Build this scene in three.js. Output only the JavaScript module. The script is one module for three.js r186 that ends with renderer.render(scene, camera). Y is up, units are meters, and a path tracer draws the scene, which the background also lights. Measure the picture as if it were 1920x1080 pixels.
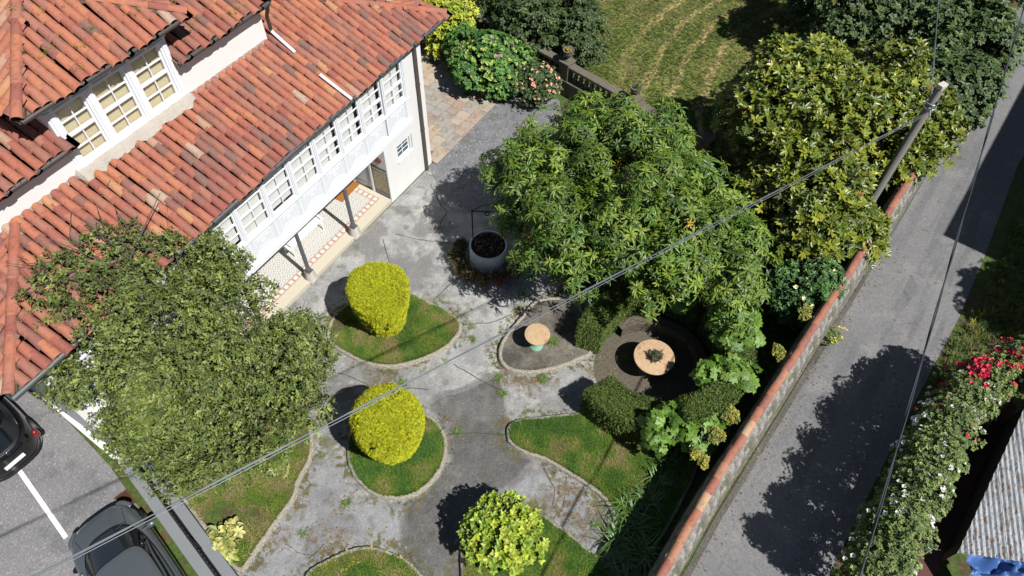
import * as THREE from 'three';
import { mergeGeometries } from 'three/addons/utils/BufferGeometryUtils.js';
import { RoundedBoxGeometry } from 'three/addons/geometries/RoundedBoxGeometry.js';

// ---------- camera, sky, sun, exposure ----------
const scene = new THREE.Scene();
const camera = new THREE.PerspectiveCamera(44.17, 16 / 9, 0.1, 900);
camera.position.set(0, 18, 0);
camera.rotation.order = 'YXZ';
camera.rotation.set(THREE.MathUtils.degToRad(-54), 0, THREE.MathUtils.degToRad(1.8));
const renderer = new THREE.WebGLRenderer({ antialias: true });
renderer.toneMapping = THREE.LinearToneMapping;
renderer.toneMappingExposure = 1.42;
renderer.shadowMap.enabled = true;
const SUN = new THREE.Vector3(0.57, 1, 0.49).normalize();
{ // clear summer sky with thin haze: brighter and whiter towards the horizon
  const W = 128, H = 64, d = new Float32Array(W * H * 4);
  for (let j = 0; j < H; j++) for (let i = 0; i < W; i++) { const el = ((j + 0.5) / H - 0.5) * Math.PI, t = Math.pow(1 - Math.max(0, Math.sin(el)), 2.2), k = (j * W + i) * 4; d[k] = 0.055 + 0.15 * t; d[k + 1] = 0.082 + 0.158 * t; d[k + 2] = 0.14 + 0.172 * t; d[k + 3] = 1; }
  const t = new THREE.DataTexture(d, W, H, THREE.RGBAFormat, THREE.FloatType); t.mapping = THREE.EquirectangularReflectionMapping; t.magFilter = t.minFilter = THREE.LinearFilter; t.colorSpace = THREE.LinearSRGBColorSpace; t.needsUpdate = true; scene.background = t; scene.environment = t; }
const sun = new THREE.DirectionalLight(0xfffcf8, 4.75);
sun.name = 'sun'; sun.position.copy(SUN).multiplyScalar(60).add(new THREE.Vector3(2, 0, -13)); sun.target.position.set(2, 0, -13);
sun.castShadow = true; sun.shadow.mapSize.set(4096, 4096);
Object.assign(sun.shadow.camera, { left: -28, right: 28, top: 28, bottom: -28, near: 1, far: 150 });
scene.add(sun, sun.target);

// ---------- helpers ----------
function RNG(seed) { let a = seed >>> 0; return () => { a = (a + 0x6D2B79F5) | 0; let t = Math.imul(a ^ (a >>> 15), 1 | a); t = (t + Math.imul(t ^ (t >>> 7), 61 | t)) ^ t; return ((t ^ (t >>> 14)) >>> 0) / 4294967296; }; }
const rnd = RNG(7), rr = (a, b, f = rnd) => a + (b - a) * f();
const V3 = (x, y, z) => new THREE.Vector3(x, y, z);
const hsh = (x, y, s) => { let h = Math.imul(x, 374761393) + Math.imul(y, 668265263) + Math.imul(s, 1442695041); h = Math.imul(h ^ (h >>> 13), 1274126177); return ((h ^ (h >>> 16)) >>> 0) / 4294967296; };
function vn(x, y, s = 0) { const xi = Math.floor(x), yi = Math.floor(y); let fx = x - xi, fy = y - yi; fx = fx * fx * (3 - 2 * fx); fy = fy * fy * (3 - 2 * fy); const a = hsh(xi, yi, s), b = hsh(xi + 1, yi, s), c = hsh(xi, yi + 1, s), d = hsh(xi + 1, yi + 1, s); return a + (b - a) * fx + (c - a) * fy + (a - b - c + d) * fx * fy; }
function fbm(x, y, o = 4, s = 0) { let v = 0, a = 0.5, t = 0; for (let i = 0; i < o; i++) { v += a * vn(x, y, s + i); t += a; x *= 2.03; y *= 2.03; a *= 0.5; } return v / t; }
const clamp = (v, a = 0, b = 1) => Math.min(b, Math.max(a, v)), sst = (a, b, v) => { v = clamp((v - a) / (b - a)); return v * v * (3 - 2 * v); }, mix = (a, b, t) => a + (b - a) * t;
const mix3 = (a, b, t) => [mix(a[0], b[0], t), mix(a[1], b[1], t), mix(a[2], b[2], t)];
const hex = (h) => [(h >> 16) & 255, (h >> 8) & 255, h & 255];
function dataTex(w, h, fn, srgb = true) {
  const d = new Uint8Array(w * h * 4);
  for (let j = 0; j < h; j++) for (let i = 0; i < w; i++) { const c = fn(i / w, j / h, i, j), k = (j * w + i) * 4; d[k] = clamp(c[0], 0, 255); d[k + 1] = clamp(c[1], 0, 255); d[k + 2] = clamp(c[2], 0, 255); d[k + 3] = 255; }
  const t = new THREE.DataTexture(d, w, h); t.magFilter = THREE.LinearFilter; t.minFilter = THREE.LinearMipmapLinearFilter; t.generateMipmaps = true; t.wrapS = t.wrapT = THREE.RepeatWrapping; if (srgb) t.colorSpace = THREE.SRGBColorSpace; t.needsUpdate = true; return t;
}
// periodic noise for tiling textures
function pn(u, v, n, s) { const x = u * n, y = v * n, xi = Math.floor(x), yi = Math.floor(y); let fx = x - xi, fy = y - yi; fx = fx * fx * (3 - 2 * fx); fy = fy * fy * (3 - 2 * fy); const m = (q) => ((q % n) + n) % n; const a = hsh(m(xi), m(yi), s), b = hsh(m(xi + 1), m(yi), s), c = hsh(m(xi), m(yi + 1), s), d = hsh(m(xi + 1), m(yi + 1), s); return a + (b - a) * fx + (c - a) * fy + (a - b - c + d) * fx * fy; }
function pf(u, v, n, o, s) { let r = 0, a = 0.5, t = 0; for (let i = 0; i < o; i++) { r += a * pn(u, v, n, s + i); t += a; n *= 2; a *= 0.55; } return r / t; }
const std = (color, roughness = 0.85, extra = {}) => new THREE.MeshStandardMaterial({ color, roughness, ...extra });
const phy = (color, roughness, extra = {}) => new THREE.MeshPhysicalMaterial({ color, roughness, ...extra });
const taken = {};
function numbered(n) { if (!(n in taken)) { taken[n] = 0; return n; } taken[n]++; return n + '_' + String(taken[n]).padStart(3, '0'); }
function tag(o, label, category, group, kind) { if (label) o.userData.label = label; if (category) o.userData.category = category; if (group) o.userData.group = group; if (kind) o.userData.kind = kind; return o; }
function sh(m) { m.castShadow = true; m.receiveShadow = true; return m; }
function thing(name, label, category, p = [0, 0, 0], turn = 0, group) { const g = new THREE.Group(); g.name = numbered(name); g.position.set(...p); g.rotation.y = turn; scene.add(g); return tag(g, label, category, group); }
function part(name, geo, mat, parent, kind) { const m = sh(new THREE.Mesh(Array.isArray(geo) ? merge(geo) : geo, mat)); m.name = name; parent.add(m); if (kind) m.userData.kind = kind; return m; }
function solo(name, geo, mat, label, category, group, p = [0, 0, 0], turn = 0) { const m = sh(new THREE.Mesh(Array.isArray(geo) ? merge(geo) : geo, mat)); m.name = numbered(name); m.position.set(...p); m.rotation.y = turn; scene.add(m); return tag(m, label, category, group); }
function structure(name, geo, mat) { const m = sh(new THREE.Mesh(Array.isArray(geo) ? merge(geo) : geo, mat)); m.name = numbered(name); m.userData.kind = 'structure'; scene.add(m); return m; }
function merge(list) { const l = list.map((g) => { let q = g.index ? g.toNonIndexed() : g; if (!q.attributes.normal) q.computeVertexNormals(); if (!q.attributes.uv) q.setAttribute('uv', new THREE.Float32BufferAttribute(new Float32Array(q.attributes.position.count * 2), 2)); return q; }); const anyC = l.some((g) => g.attributes.color); if (!anyC) return mergeGeometries(l); for (const g of l) if (!g.attributes.color) g.setAttribute('color', new THREE.Float32BufferAttribute(new Float32Array(g.attributes.position.count * 3).fill(1), 3)); return mergeGeometries(l); }
const box = (x0, x1, y0, y1, z0, z1) => new THREE.BoxGeometry(x1 - x0, y1 - y0, z1 - z0).translate((x0 + x1) / 2, (y0 + y1) / 2, (z0 + z1) / 2);
const rbox = (x0, x1, y0, y1, z0, z1, r = 0.01) => new RoundedBoxGeometry(x1 - x0, y1 - y0, z1 - z0, 2, Math.min(r, (x1 - x0) / 2.1, (y1 - y0) / 2.1, (z1 - z0) / 2.1)).translate((x0 + x1) / 2, (y0 + y1) / 2, (z0 + z1) / 2);
const cyl = (r0, r1, h, x = 0, y = 0, z = 0, n = 16) => new THREE.CylinderGeometry(r1, r0, h, n).translate(x, y + h / 2, z);
const tube = (pts, r, seg = 24, n = 8, closed = false) => new THREE.TubeGeometry(new THREE.CatmullRomCurve3(pts.map((p) => p.isVector3 ? p : V3(...p)), closed), seg, r, n, closed);
function bar(a, b, r, n = 6, r2 = r) { const A = V3(...a), B = V3(...b), d = B.clone().sub(A), g = new THREE.CylinderGeometry(r2, r, d.length(), n); g.applyQuaternion(new THREE.Quaternion().setFromUnitVectors(V3(0, 1, 0), d.clone().normalize())); return g.translate((A.x + B.x) / 2, (A.y + B.y) / 2, (A.z + B.z) / 2); }
function lathe(prof, n = 24) { return new THREE.LatheGeometry(prof.map((p) => new THREE.Vector2(...p)), n); }
function grid(nu, nv, fn, uvs = 1) { // fn(u,v)->[x,y,z]
  const pos = [], uv = [], idx = [];
  for (let j = 0; j <= nv; j++) for (let i = 0; i <= nu; i++) { const p = fn(i / nu, j / nv); pos.push(p[0], p[1], p[2]); uv.push(i / nu * uvs, j / nv * uvs); }
  for (let j = 0; j < nv; j++) for (let i = 0; i < nu; i++) { const a = j * (nu + 1) + i, b = a + 1, c = a + nu + 1, d = c + 1; idx.push(a, c, b, b, c, d); }
  const g = new THREE.BufferGeometry(); g.setAttribute('position', new THREE.Float32BufferAttribute(pos, 3)); g.setAttribute('uv', new THREE.Float32BufferAttribute(uv, 2)); g.setIndex(idx); g.computeVertexNormals(); return g;
}
function inPoly(x, z, P) { let c = false; for (let i = 0, j = P.length - 1; i < P.length; j = i++) { const a = P[i], b = P[j]; if ((a[1] > z) !== (b[1] > z) && x < ((b[0] - a[0]) * (z - a[1])) / (b[1] - a[1]) + a[0]) c = !c; } return c; }
function smooth(P, n = 90) { const c = new THREE.CatmullRomCurve3(P.map((p) => V3(p[0], 0, p[1])), true, 'catmullrom', 0.5); return c.getSpacedPoints(n).slice(0, n).map((p) => [p.x, p.z]); }
function bbox(P) { let a = 1e9, b = -1e9, c = 1e9, d = -1e9; for (const p of P) { a = Math.min(a, p[0]); b = Math.max(b, p[0]); c = Math.min(c, p[1]); d = Math.max(d, p[1]); } return [a, b, c, d]; }
function segDist(x, z, a, b) { const dx = b[0] - a[0], dz = b[1] - a[1], t = clamp(((x - a[0]) * dx + (z - a[1]) * dz) / (dx * dx + dz * dz + 1e-9)); return Math.hypot(x - a[0] - dx * t, z - a[1] - dz * t); }
function sheet(P, y, sx = 1, sz = 1) { // flat polygon, uv in metres
  const s = new THREE.Shape(P.map((p) => new THREE.Vector2(p[0], -p[1]))); const g = new THREE.ShapeGeometry(s); g.rotateX(-Math.PI / 2); g.translate(0, y, 0);
  const p = g.attributes.position, uv = g.attributes.uv; for (let i = 0; i < p.count; i++) uv.setXY(i, p.getX(i) * sx, p.getZ(i) * sz); return g;
}
const _q = new THREE.Quaternion(), _q2 = new THREE.Quaternion(), _m = new THREE.Matrix4(), UP = V3(0, 1, 0);
function inst(name, geo, mat, items, parent, kind) { // items: {p:[x,y,z], d:Vector3 (up dir), s, a, c:[r,g,b]}
  const m = new THREE.InstancedMesh(geo, mat, items.length); m.name = name; const col = new THREE.Color();
  items.forEach((t, i) => { _q.setFromUnitVectors(UP, t.d || UP); _q2.setFromAxisAngle(UP, t.a || 0); _q.multiply(_q2); const s = t.s || 1; _m.compose(V3(...t.p), _q.clone(), Array.isArray(s) ? V3(...s) : V3(s, s, s)); m.setMatrixAt(i, _m); if (t.c) { col.setRGB(...t.c); m.setColorAt(i, col); } });
  m.castShadow = m.receiveShadow = true; m.userData.kind = kind || 'stuff'; if (parent) parent.add(m); else { m.name = numbered(name); scene.add(m); } return m;
}
// ---------- ground, court, road, parking ----------
const texSoil = dataTex(512, 512, (u, v) => { const a = pf(u, v, 6, 5, 3), b = pf(u, v, 40, 3, 9), g = sst(0.45, 0.62, pf(u, v, 9, 4, 21)); let c = mix3([62, 56, 36], [92, 80, 52], a); c = mix3(c, [62, 84, 28], sst(0.36, 0.56, pf(u, v, 9, 4, 21)) * 0.85); const k = 0.75 + 0.5 * b; return [c[0] * k, c[1] * k, c[2] * k]; });
texSoil.repeat.set(0.33, 0.33);
const matSoil = std(0xffffff, 1, { map: texSoil, bumpMap: texSoil, bumpScale: 0.03 });
const matDirt = std(0x6a5b49, 1, { map: texSoil, bumpMap: texSoil, bumpScale: 0.03 });
structure('ground', sheet([[-150, 120], [150, 120], [150, -220], [-150, -220]], 0), matSoil);

const fieldP = [[-6, -60], [-3.2, -28.0], [1.8, -23.2], [5.2, -20.2], [8.5, -18.5], [13.0, -19.4], [18.4, -25.3], [40, -56]];
const texField = dataTex(1024, 1024, (u, v) => {
  const x = u * 26 - 5, z = -v * 26 - 16; // metres
  const dx = x - 21, dz = z + 20, r = Math.hypot(dx * 0.85, dz) + 0.45 * fbm(x * 0.3, z * 0.3, 3, 5);
  const band = 0.5 + 0.5 * Math.sin(r * 6.2 + 2.2 * fbm(x * 0.8, z * 0.8, 3, 44)), g = fbm(x * 2.1, z * 2.1, 5, 31), f = vn(x * 17, z * 17, 8), w = sst(3.0, 6.0, x + 0.2 * (z + 24));
  let c = mix3([92, 106, 36], [120, 122, 56], g); c = mix3(c, [76, 100, 30], sst(0.5, 0.7, fbm(x * 0.8, z * 0.8, 4, 77)) * 0.6);
  const hay = w * sst(0.72, 0.98, band + 0.5 * (fbm(x * 1.7, z * 1.7, 4, 55) - 0.5)); c = mix3(c, [176, 158, 100], hay * (0.5 + 0.5 * vn(x * 9, z * 9, 2)));
  c = mix3(c, [150, 140, 84], 0.5 * sst(0.6, 0.75, fbm(x * 0.55 + 9, z * 0.55, 4, 91))); const k = 0.66 + 0.5 * f; return [c[0] * k, c[1] * k, c[2] * k];
});
const matField = std(0xffffff, 1, { map: texField });
{ const g = sheet(fieldP, 0.006); const p = g.attributes.position, uv = g.attributes.uv; for (let i = 0; i < p.count; i++) uv.setXY(i, (p.getX(i) + 5) / 26, (-p.getZ(i) - 16) / 26); structure('field', g, matField); }

// court
const beds = {
  A: [[-5.44, -11.13], [-5.43, -11.55], [-5.16, -12.04], [-4.41, -12.55], [-3.61, -12.75], [-3.04, -12.65], [-2.35, -12.31], [-1.75, -11.94], [-1.49, -11.66], [-1.51, -11.28], [-1.82, -10.81], [-2.41, -10.39], [-3.3, -10.07], [-4.07, -10.13], [-4.74, -10.43], [-5.26, -10.77]],
  B: [[-4.27, -7.56], [-4.12, -7.05], [-3.82, -6.63], [-3.39, -6.33], [-2.89, -6.22], [-2.36, -6.32], [-1.92, -6.69], [-1.65, -7.2], [-1.62, -7.8], [-1.8, -8.26], [-2.12, -8.57], [-2.7, -8.84], [-3.44, -8.82], [-3.99, -8.51], [-4.26, -8.1]],
  C: [[-0.33, -10.77], [-0.19, -11.2], [0.27, -11.92], [0.83, -12.6], [1.9, -12.6], [2.45, -11.6], [2.42, -10.78], [2.08, -10.52], [1.46, -10.21], [0.69, -10], [0.08, -10.04], [-0.27, -10.32]],
  D: [[-0.02, -8.17], [0.06, -7.86], [0.49, -7.57], [0.99, -7.41], [1.55, -7.09], [2.1, -6.75], [2.5, -6.41], [2.72, -6], [2.76, -5.67], [2.85, -5.3], [3.25, -4.85], [3.75, -5.2], [4.9, -7.0], [5.3, -8.2], [4.6, -8.75], [2.47, -8.85], [1.73, -8.78], [0.99, -8.68], [0.33, -8.57], [0.04, -8.41]],
  E: [[-1.07, -4.99], [-0.94, -5.42], [-0.63, -5.83], [0.04, -6.12], [0.9, -5.97], [1.25, -5.76], [1.59, -5.54], [1.93, -5.25], [2.17, -5.06], [2.75, -4.65], [3.0, -4.1], [2.6, -3.4], [0.8, -3.0], [-0.7, -3.6]],
  F: [[-4.74, -4.29], [-4.32, -4.67], [-3.72, -4.97], [-3.2, -5.02], [-2.59, -4.85], [-2.11, -4.55], [-1.81, -4.14], [-2.0, -3.5], [-3.2, -3.1], [-4.5, -3.5]],
  G: [[-5.35, -6.58], [-5.36, -6.22], [-5.59, -5.74], [-5.81, -5.27], [-6.04, -4.81], [-6.3, -4.35], [-6.9, -4.75], [-7.9, -5.75], [-9.2, -7.0], [-9.3, -8.3], [-8.2, -9.3], [-6.8, -9.4], [-5.6, -8.6], [-5.15, -7.5]],
};
for (const k in beds) beds[k] = smooth(beds[k], 110);
const darkP = smooth([[-2.22, -9.07], [-1.27, -9.51], [-0.46, -9.92], [-0.22, -9.6], [-0.04, -8.93], [0.05, -8.37], [-0.05, -8.13], [0.14, -7.68], [0.71, -7.4], [0.5, -7.09], [0.03, -6.57], [-0.65, -6.27], [-0.87, -5.45], [-0.68, -3.6], [-2.34, -3.6], [-2.51, -5.14], [-2.52, -6.07], [-1.92, -6.65], [-1.56, -7.4], [-1.61, -8.08], [-1.87, -8.47]], 120);
const gravP = [[-3.3, -18.9], [-0.9, -23], [2.5, -23], [1.2, -19], [0, -16.4], [-1.6, -16.2], [-2.7, -17.2]];
const litter = [[2.0, -5.9, 0.75], [1.5, -6.5, 0.55], [-4.6, -5.2, 0.4], [-4.0, -5.15, 0.35], [-5.3, -6.3, 0.3], [-5.6, -5.2, 0.3], [-3.6, -9.65, 0.5], [-1.5, -8.1, 0.35], [-4.1, -6.1, 0.35], [0.6, -9.75, 0.4], [-0.1, -9.9, 0.3], [2.7, -10.2, 0.5]];
const cracks = [[[0.27, -12.08], [-0.05, -11.5], [-0.34, -10.92]], [[-2.76, -10.65], [-2.1, -11.0], [-1.41, -11.63], [-0.6, -11.75], [0.03, -12.07]], [[-1.54, -13.65], [-1.9, -13.2], [-2.38, -12.58]], [[-1.64, -8.08], [-0.9, -8.2], [-0.09, -8.13]], [[-5.4, -5.05], [-5.03, -4.87], [-4.63, -4.82], [-4.48, -5.08]], [[-3.93, -15.1], [-2.6, -14.85], [-1.45, -14.86]], [[-0.1, -9.4], [-0.9, -9.85], [-1.6, -10.3]], [[1.0, -7.2], [1.25, -6.7], [1.2, -6.2]], [[1.55, -7.0], [1.5, -6.4], [1.35, -5.9]], [[-4.9, -9.9], [-3.9, -9.5], [-2.3, -9.4]], [[-4.3, -14.9], [-4.0, -13.9], [-4.6, -13.1]], [[-3.0, -17.4], [-2.3, -16.2], [-2.6, -15.2]]];
const CX0 = -8.6, CX1 = 5.8, CZ0 = -23, CZ1 = -3.2;
const bedEdges = Object.values(beds).map((P) => [P, bbox(P)]);
const texCourt = dataTex(1400, 1925, (u, v) => {
  const x = mix(CX0, CX1, u), z = mix(CZ0, CZ1, v), wx = x + 0.16 * (fbm(x * 2, z * 2, 3, 1) - 0.5), wz = z + 0.16 * (fbm(x * 2 + 7, z * 2, 3, 2) - 0.5);
  const a = fbm(x * 0.9, z * 0.9, 5, 11), b = fbm(x * 5, z * 5, 4, 12), f = vn(x * 55, z * 55, 13) * 0.6 + vn(x * 28, z * 28, 14) * 0.4;
  let c = mix3([150, 149, 145], [186, 184, 178], sst(0.25, 0.75, a)); c = mix3(c, [204, 201, 194], sst(0.5, 0.8, b) * 0.5); c = mix3(c, [126, 124, 119], sst(0.54, 0.72, fbm(x * 1.3 + 40, z * 1.3, 5, 15)) * 0.65);
  if (z > -7.2) c = mix3(c, [138, 139, 143], 0.5);
  let dk = 0; for (let q = 0; q < 5; q++) if (inPoly(wx + (hsh(q, 1, 5) - 0.5) * 0.34, wz + (hsh(q, 2, 5) - 0.5) * 0.34, darkP)) dk += 0.2; dk *= 0.75 + 0.25 * sst(0.3, 0.6, a); if (dk) { let e2 = mix3([88, 86, 84], [122, 118, 113], b); e2 = mix3(e2, [150, 146, 140], sst(0.62, 0.85, f) * 0.35); c = mix3(c, e2, dk); }
  if (inPoly(wx, wz, gravP)) { c = mix3([112, 112, 114], [146, 146, 146], b); if (vn(x * 42, z * 42, 61) > 0.8) c = [182, 180, 176]; }
  const lt = sst(0.6, 0.75, fbm(x * 3.3, z * 3.3, 4, 70)); let e = 9; for (const [P, B] of bedEdges) if (x > B[0] - 0.5 && x < B[1] + 0.5 && z > B[2] - 0.5 && z < B[3] + 0.5) for (let i = 0; i < P.length; i += 2) { const d = Math.abs(P[i][0] - x) + Math.abs(P[i][1] - z); if (d < e) e = d; }
  if (e < 0.55) { const n = fbm(x * 9, z * 9, 4, 41), m = sst(0.46, 0.62, n) * (e < 0.3 ? 1 : (0.55 - e) * 4) * sst(0.35, 0.6, fbm(x * 1.1, z * 1.1, 3, 46)); c = mix3(c, mix3([112, 92, 60], [96, 104, 48], vn(x * 4, z * 4, 43)), m * 0.85); }
  let cr = 0; for (const L of cracks) for (let i = 0; i + 1 < L.length; i++) { const d = segDist(wx, wz, L[i], L[i + 1]); if (d < 0.03) cr = Math.max(cr, 1 - d / (0.012 + 0.014 * vn(x * 6, z * 6, 3))); }
  if (cr > 0) c = mix3(c, [58, 56, 48], clamp(cr * 1.3) * 0.85);
  for (const [lx, lz, lr] of litter) { const d = Math.hypot(x - lx, z - lz) / lr; if (d < 1.3) { const m = sst(0.42, 0.62, fbm(x * 7, z * 7, 4, 81)) * sst(1.3, 0.4, d); const t = vn(x * 30, z * 30, 83); c = mix3(c, t > 0.6 ? [142, 122, 96] : t > 0.3 ? [112, 96, 74] : [92, 88, 66], m * 0.7); } }
  c = mix3(c, [206, 202, 196], (1 - dk) * 0.5 * sst(0.73, 0.86, fbm(x * 2.2 + 90, z * 2.2, 5, 99))); c = mix3(c, [96, 98, 78], 0.35 * lt);
  const k = 0.86 + 0.28 * f; return [c[0] * k, c[1] * k, c[2] * k];
});
texCourt.wrapS = texCourt.wrapT = THREE.ClampToEdgeWrapping;
const matCourt = std(0xd3d4d7, 0.95, { map: texCourt, bumpMap: texCourt, bumpScale: 0.012 });
{ const P = [[-11.2, -8.9], [-6.6, -12.4], [-2.9, -18.6], [-0.4, -22.5], [1.6, -22.2], [2.4, -15], [4.7, -13.5], [5.4, -8.4], [2.6, -3.2], [-5.8, -3.2], [-6.4, -4.2], [-9.2, -7.0]]; const g = sheet(P, 0.008); const p = g.attributes.position, uv = g.attributes.uv; for (let i = 0; i < p.count; i++) uv.setXY(i, (p.getX(i) - CX0) / (CX1 - CX0), (p.getZ(i) - CZ0) / (CZ1 - CZ0)); structure('courtyard', g, matCourt); }

const texAsph = dataTex(1024, 1024, (u, v) => { const a = pf(u, v, 4, 5, 201), b = pf(u, v, 128, 2, 210), f = hsh(Math.floor(u * 1024), Math.floor(v * 1024), 7); let c = mix3([118, 117, 118], [140, 138, 136], a); c = mix3(c, [100, 100, 102], sst(0.55, 0.72, pf(u, v, 7, 4, 230)) * 0.5); const k = 0.78 + 0.3 * b + 0.14 * f; const s = b > 0.8 ? 1.25 : 1; return [c[0] * k * s, c[1] * k * s, c[2] * k * s]; });
texAsph.repeat.set(0.22, 0.22);
const texRoad = dataTex(1024, 1400, (u, v) => { const x = 1 + u * 19, z = -26 + v * 26.5, al = (x * 0.577 - z * 0.816), ac = x * 0.816 + z * 0.577; // along, across
  const a = fbm(x * 0.7, z * 0.7, 5, 261), b = vn(x * 24, z * 24, 262), f = hsh(Math.floor(u * 1024), Math.floor(v * 1400), 263), st = fbm(al * 0.35, ac * 3.2, 4, 264); let c = mix3([122, 121, 121], [142, 140, 137], a); c = mix3(c, [108, 108, 109], 0.55 * sst(0.5, 0.75, st)); c = mix3(c, [156, 153, 147], 0.4 * sst(0.62, 0.8, fbm(x * 1.6 + 5, z * 1.6, 4, 265))); if (sst(0.75, 0.8, fbm(x * 5, z * 5, 3, 266)) > 0.5) c = mix3(c, [96, 92, 84], 0.5); const k = 0.86 + 0.14 * b + 0.16 * f; return [c[0] * k, c[1] * k, c[2] * k]; });
const matRoad = std(0xd2d3d6, 0.95, { map: texRoad, bumpMap: texAsph, bumpScale: 0.006 });
function roadUV(g) { const p = g.attributes.position, uv = g.attributes.uv; for (let i = 0; i < p.count; i++) uv.setXY(i, (p.getX(i) - 1) / 19, (p.getZ(i) + 26) / 26.5); return g; }
const texAsph2 = texAsph.clone(); texAsph2.repeat.set(0.3, 0.3); texAsph2.needsUpdate = true;
const matPark = std(0xe6e6e8, 0.95, { map: texAsph2, bumpMap: texAsph2, bumpScale: 0.008 });
structure('road', roadUV(sheet([[1.2, 0.5], [3.9, -3.7], [5.51, -6.05], [7.92, -9.29], [10.7, -13.08], [13.57, -17.03], [19.26, -24.96], [31, -42], [36, -41], [22.2, -24.4], [18.3, -19.3], [15.6, -15.1], [13.75, -12.4], [11.9, -10.0], [8.9, -6.0], [6.2, -2.2], [4.5, 0.5]], 0.012)), matRoad);
structure('road_gutter', (() => { const L = [[3.75, -3.7], [5.36, -6.05], [7.77, -9.29], [10.55, -13.08], [13.42, -17.03], [19.1, -24.96]], Lr = L.map(([x, z]) => [x + 0.2, z + 0.1 - 0.1]); return sheet([...L, ...Lr.reverse()], 0.018); })(), std(0xa9a59b, 0.95, { map: texAsph, bumpMap: texAsph, bumpScale: 0.01 }));
structure('car_park', sheet([[-6.9, -3.5], [-9.5, -6.05], [-10.4, -6.9], [-13.1, -9.0], [-14.2, -11], [-26, -3], [-22, 4], [-6.9, 3]], 0.012), matPark);
{ // painted bay line
  const a = V3(-12.95, 0, -6.94), b = V3(-10.8, 0, -5.03), d = b.clone().sub(a).normalize(), n = V3(-d.z, 0, d.x).multiplyScalar(0.055);
  structure('bay_line', sheet([[a.x + n.x, a.z + n.z], [b.x + n.x, b.z + n.z], [b.x - n.x, b.z - n.z], [a.x - n.x, a.z - n.z]], 0.018), std(0xe4e3df, 0.8));
}

// lawn beds: kerb, soil, grass
const texKerb = dataTex(256, 256, (u, v) => { const b = pf(u, v, 24, 3, 301), s = pf(u, v, 48, 2, 305); const c = mix3([140, 134, 122], [184, 179, 168], sst(0.3, 0.7, b)); const k = 0.78 + 0.4 * s; return [c[0] * k, c[1] * k, c[2] * k]; });
texKerb.repeat.set(2.2, 2.2);
const matKerb = std(0xf0eee8, 0.95, { map: texKerb, bumpMap: texKerb, bumpScale: 0.03 });
function kerbGeo(P, w, h, seed) {
  const n = P.length, pos = [], uv = [], idx = []; let L = 0;
  for (let i = 0; i <= n; i++) { const a = P[i % n], p = P[(i + n - 1) % n], q = P[(i + 1) % n]; let tx = q[0] - p[0], tz = q[1] - p[1]; const l = Math.hypot(tx, tz); tx /= l; tz /= l; const nx = tz, nz = -tx; if (i) L += Math.hypot(a[0] - p[0], a[1] - p[1]);
    const j = i % n, r = (k) => (hsh(j, k, seed) - 0.5); const prof = [[0.02, -0.02], [0.0 + r(1) * 0.03, h * 0.8], [-w * 0.25, h + r(2) * 0.02], [-w * 0.7, h + r(3) * 0.02], [-w + r(4) * 0.03, h * 0.85], [-w, 0]];
    prof.forEach(([o, y], k) => { pos.push(a[0] + nx * o, y, a[1] + nz * o); uv.push(L, k * 0.05); }); }
  const m = 6; for (let i = 0; i < n; i++) for (let k = 0; k < m - 1; k++) { const a = i * m + k, b = a + 1, c = a + m, d = c + 1; idx.push(a, c, b, b, c, d); }
  const g = new THREE.BufferGeometry(); g.setAttribute('position', new THREE.Float32BufferAttribute(pos, 3)); g.setAttribute('uv', new THREE.Float32BufferAttribute(uv, 2)); g.setIndex(idx); g.computeVertexNormals(); return g;
}
const area = (P) => { let s = 0; for (let i = 0; i < P.length; i++) { const a = P[i], b = P[(i + 1) % P.length]; s += a[0] * b[1] - b[0] * a[1]; } return s / 2; };
function bladeTuft(n, h, spread, w, seed) { const f = RNG(seed), gs = []; const pos = []; for (let i = 0; i < n; i++) { const a = f() * 6.283, r = f() * spread, x = Math.cos(a) * r, z = Math.sin(a) * r, b = f() * 6.283, l = h * (0.6 + 0.6 * f()), t = l * (0.3 + 0.6 * f()), dx = Math.cos(b), dz = Math.sin(b), px = -dz * w / 2, pz = dx * w / 2; const m = [x + dx * t * 0.35, l * 0.65, z + dz * t * 0.35], e = [x + dx * t, l * 0.95, z + dz * t]; const A = [x - px, 0, z - pz], B = [x + px, 0, z + pz], C = [m[0] - px * 0.8, m[1], m[2] - pz * 0.8], D = [m[0] + px * 0.8, m[1], m[2] + pz * 0.8]; pos.push(...A, ...B, ...C, ...B, ...D, ...C, ...C, ...D, ...e); } const g = new THREE.BufferGeometry(); g.setAttribute('position', new THREE.Float32BufferAttribute(pos, 3)); g.computeVertexNormals(); return g; }
const tuft1 = bladeTuft(9, 0.07, 0.03, 0.007, 5), tuft2 = bladeTuft(14, 0.11, 0.05, 0.011, 6), tuft3 = bladeTuft(16, 0.2, 0.05, 0.012, 9);
const matGrass = std(0xffffff, 0.75);
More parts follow.
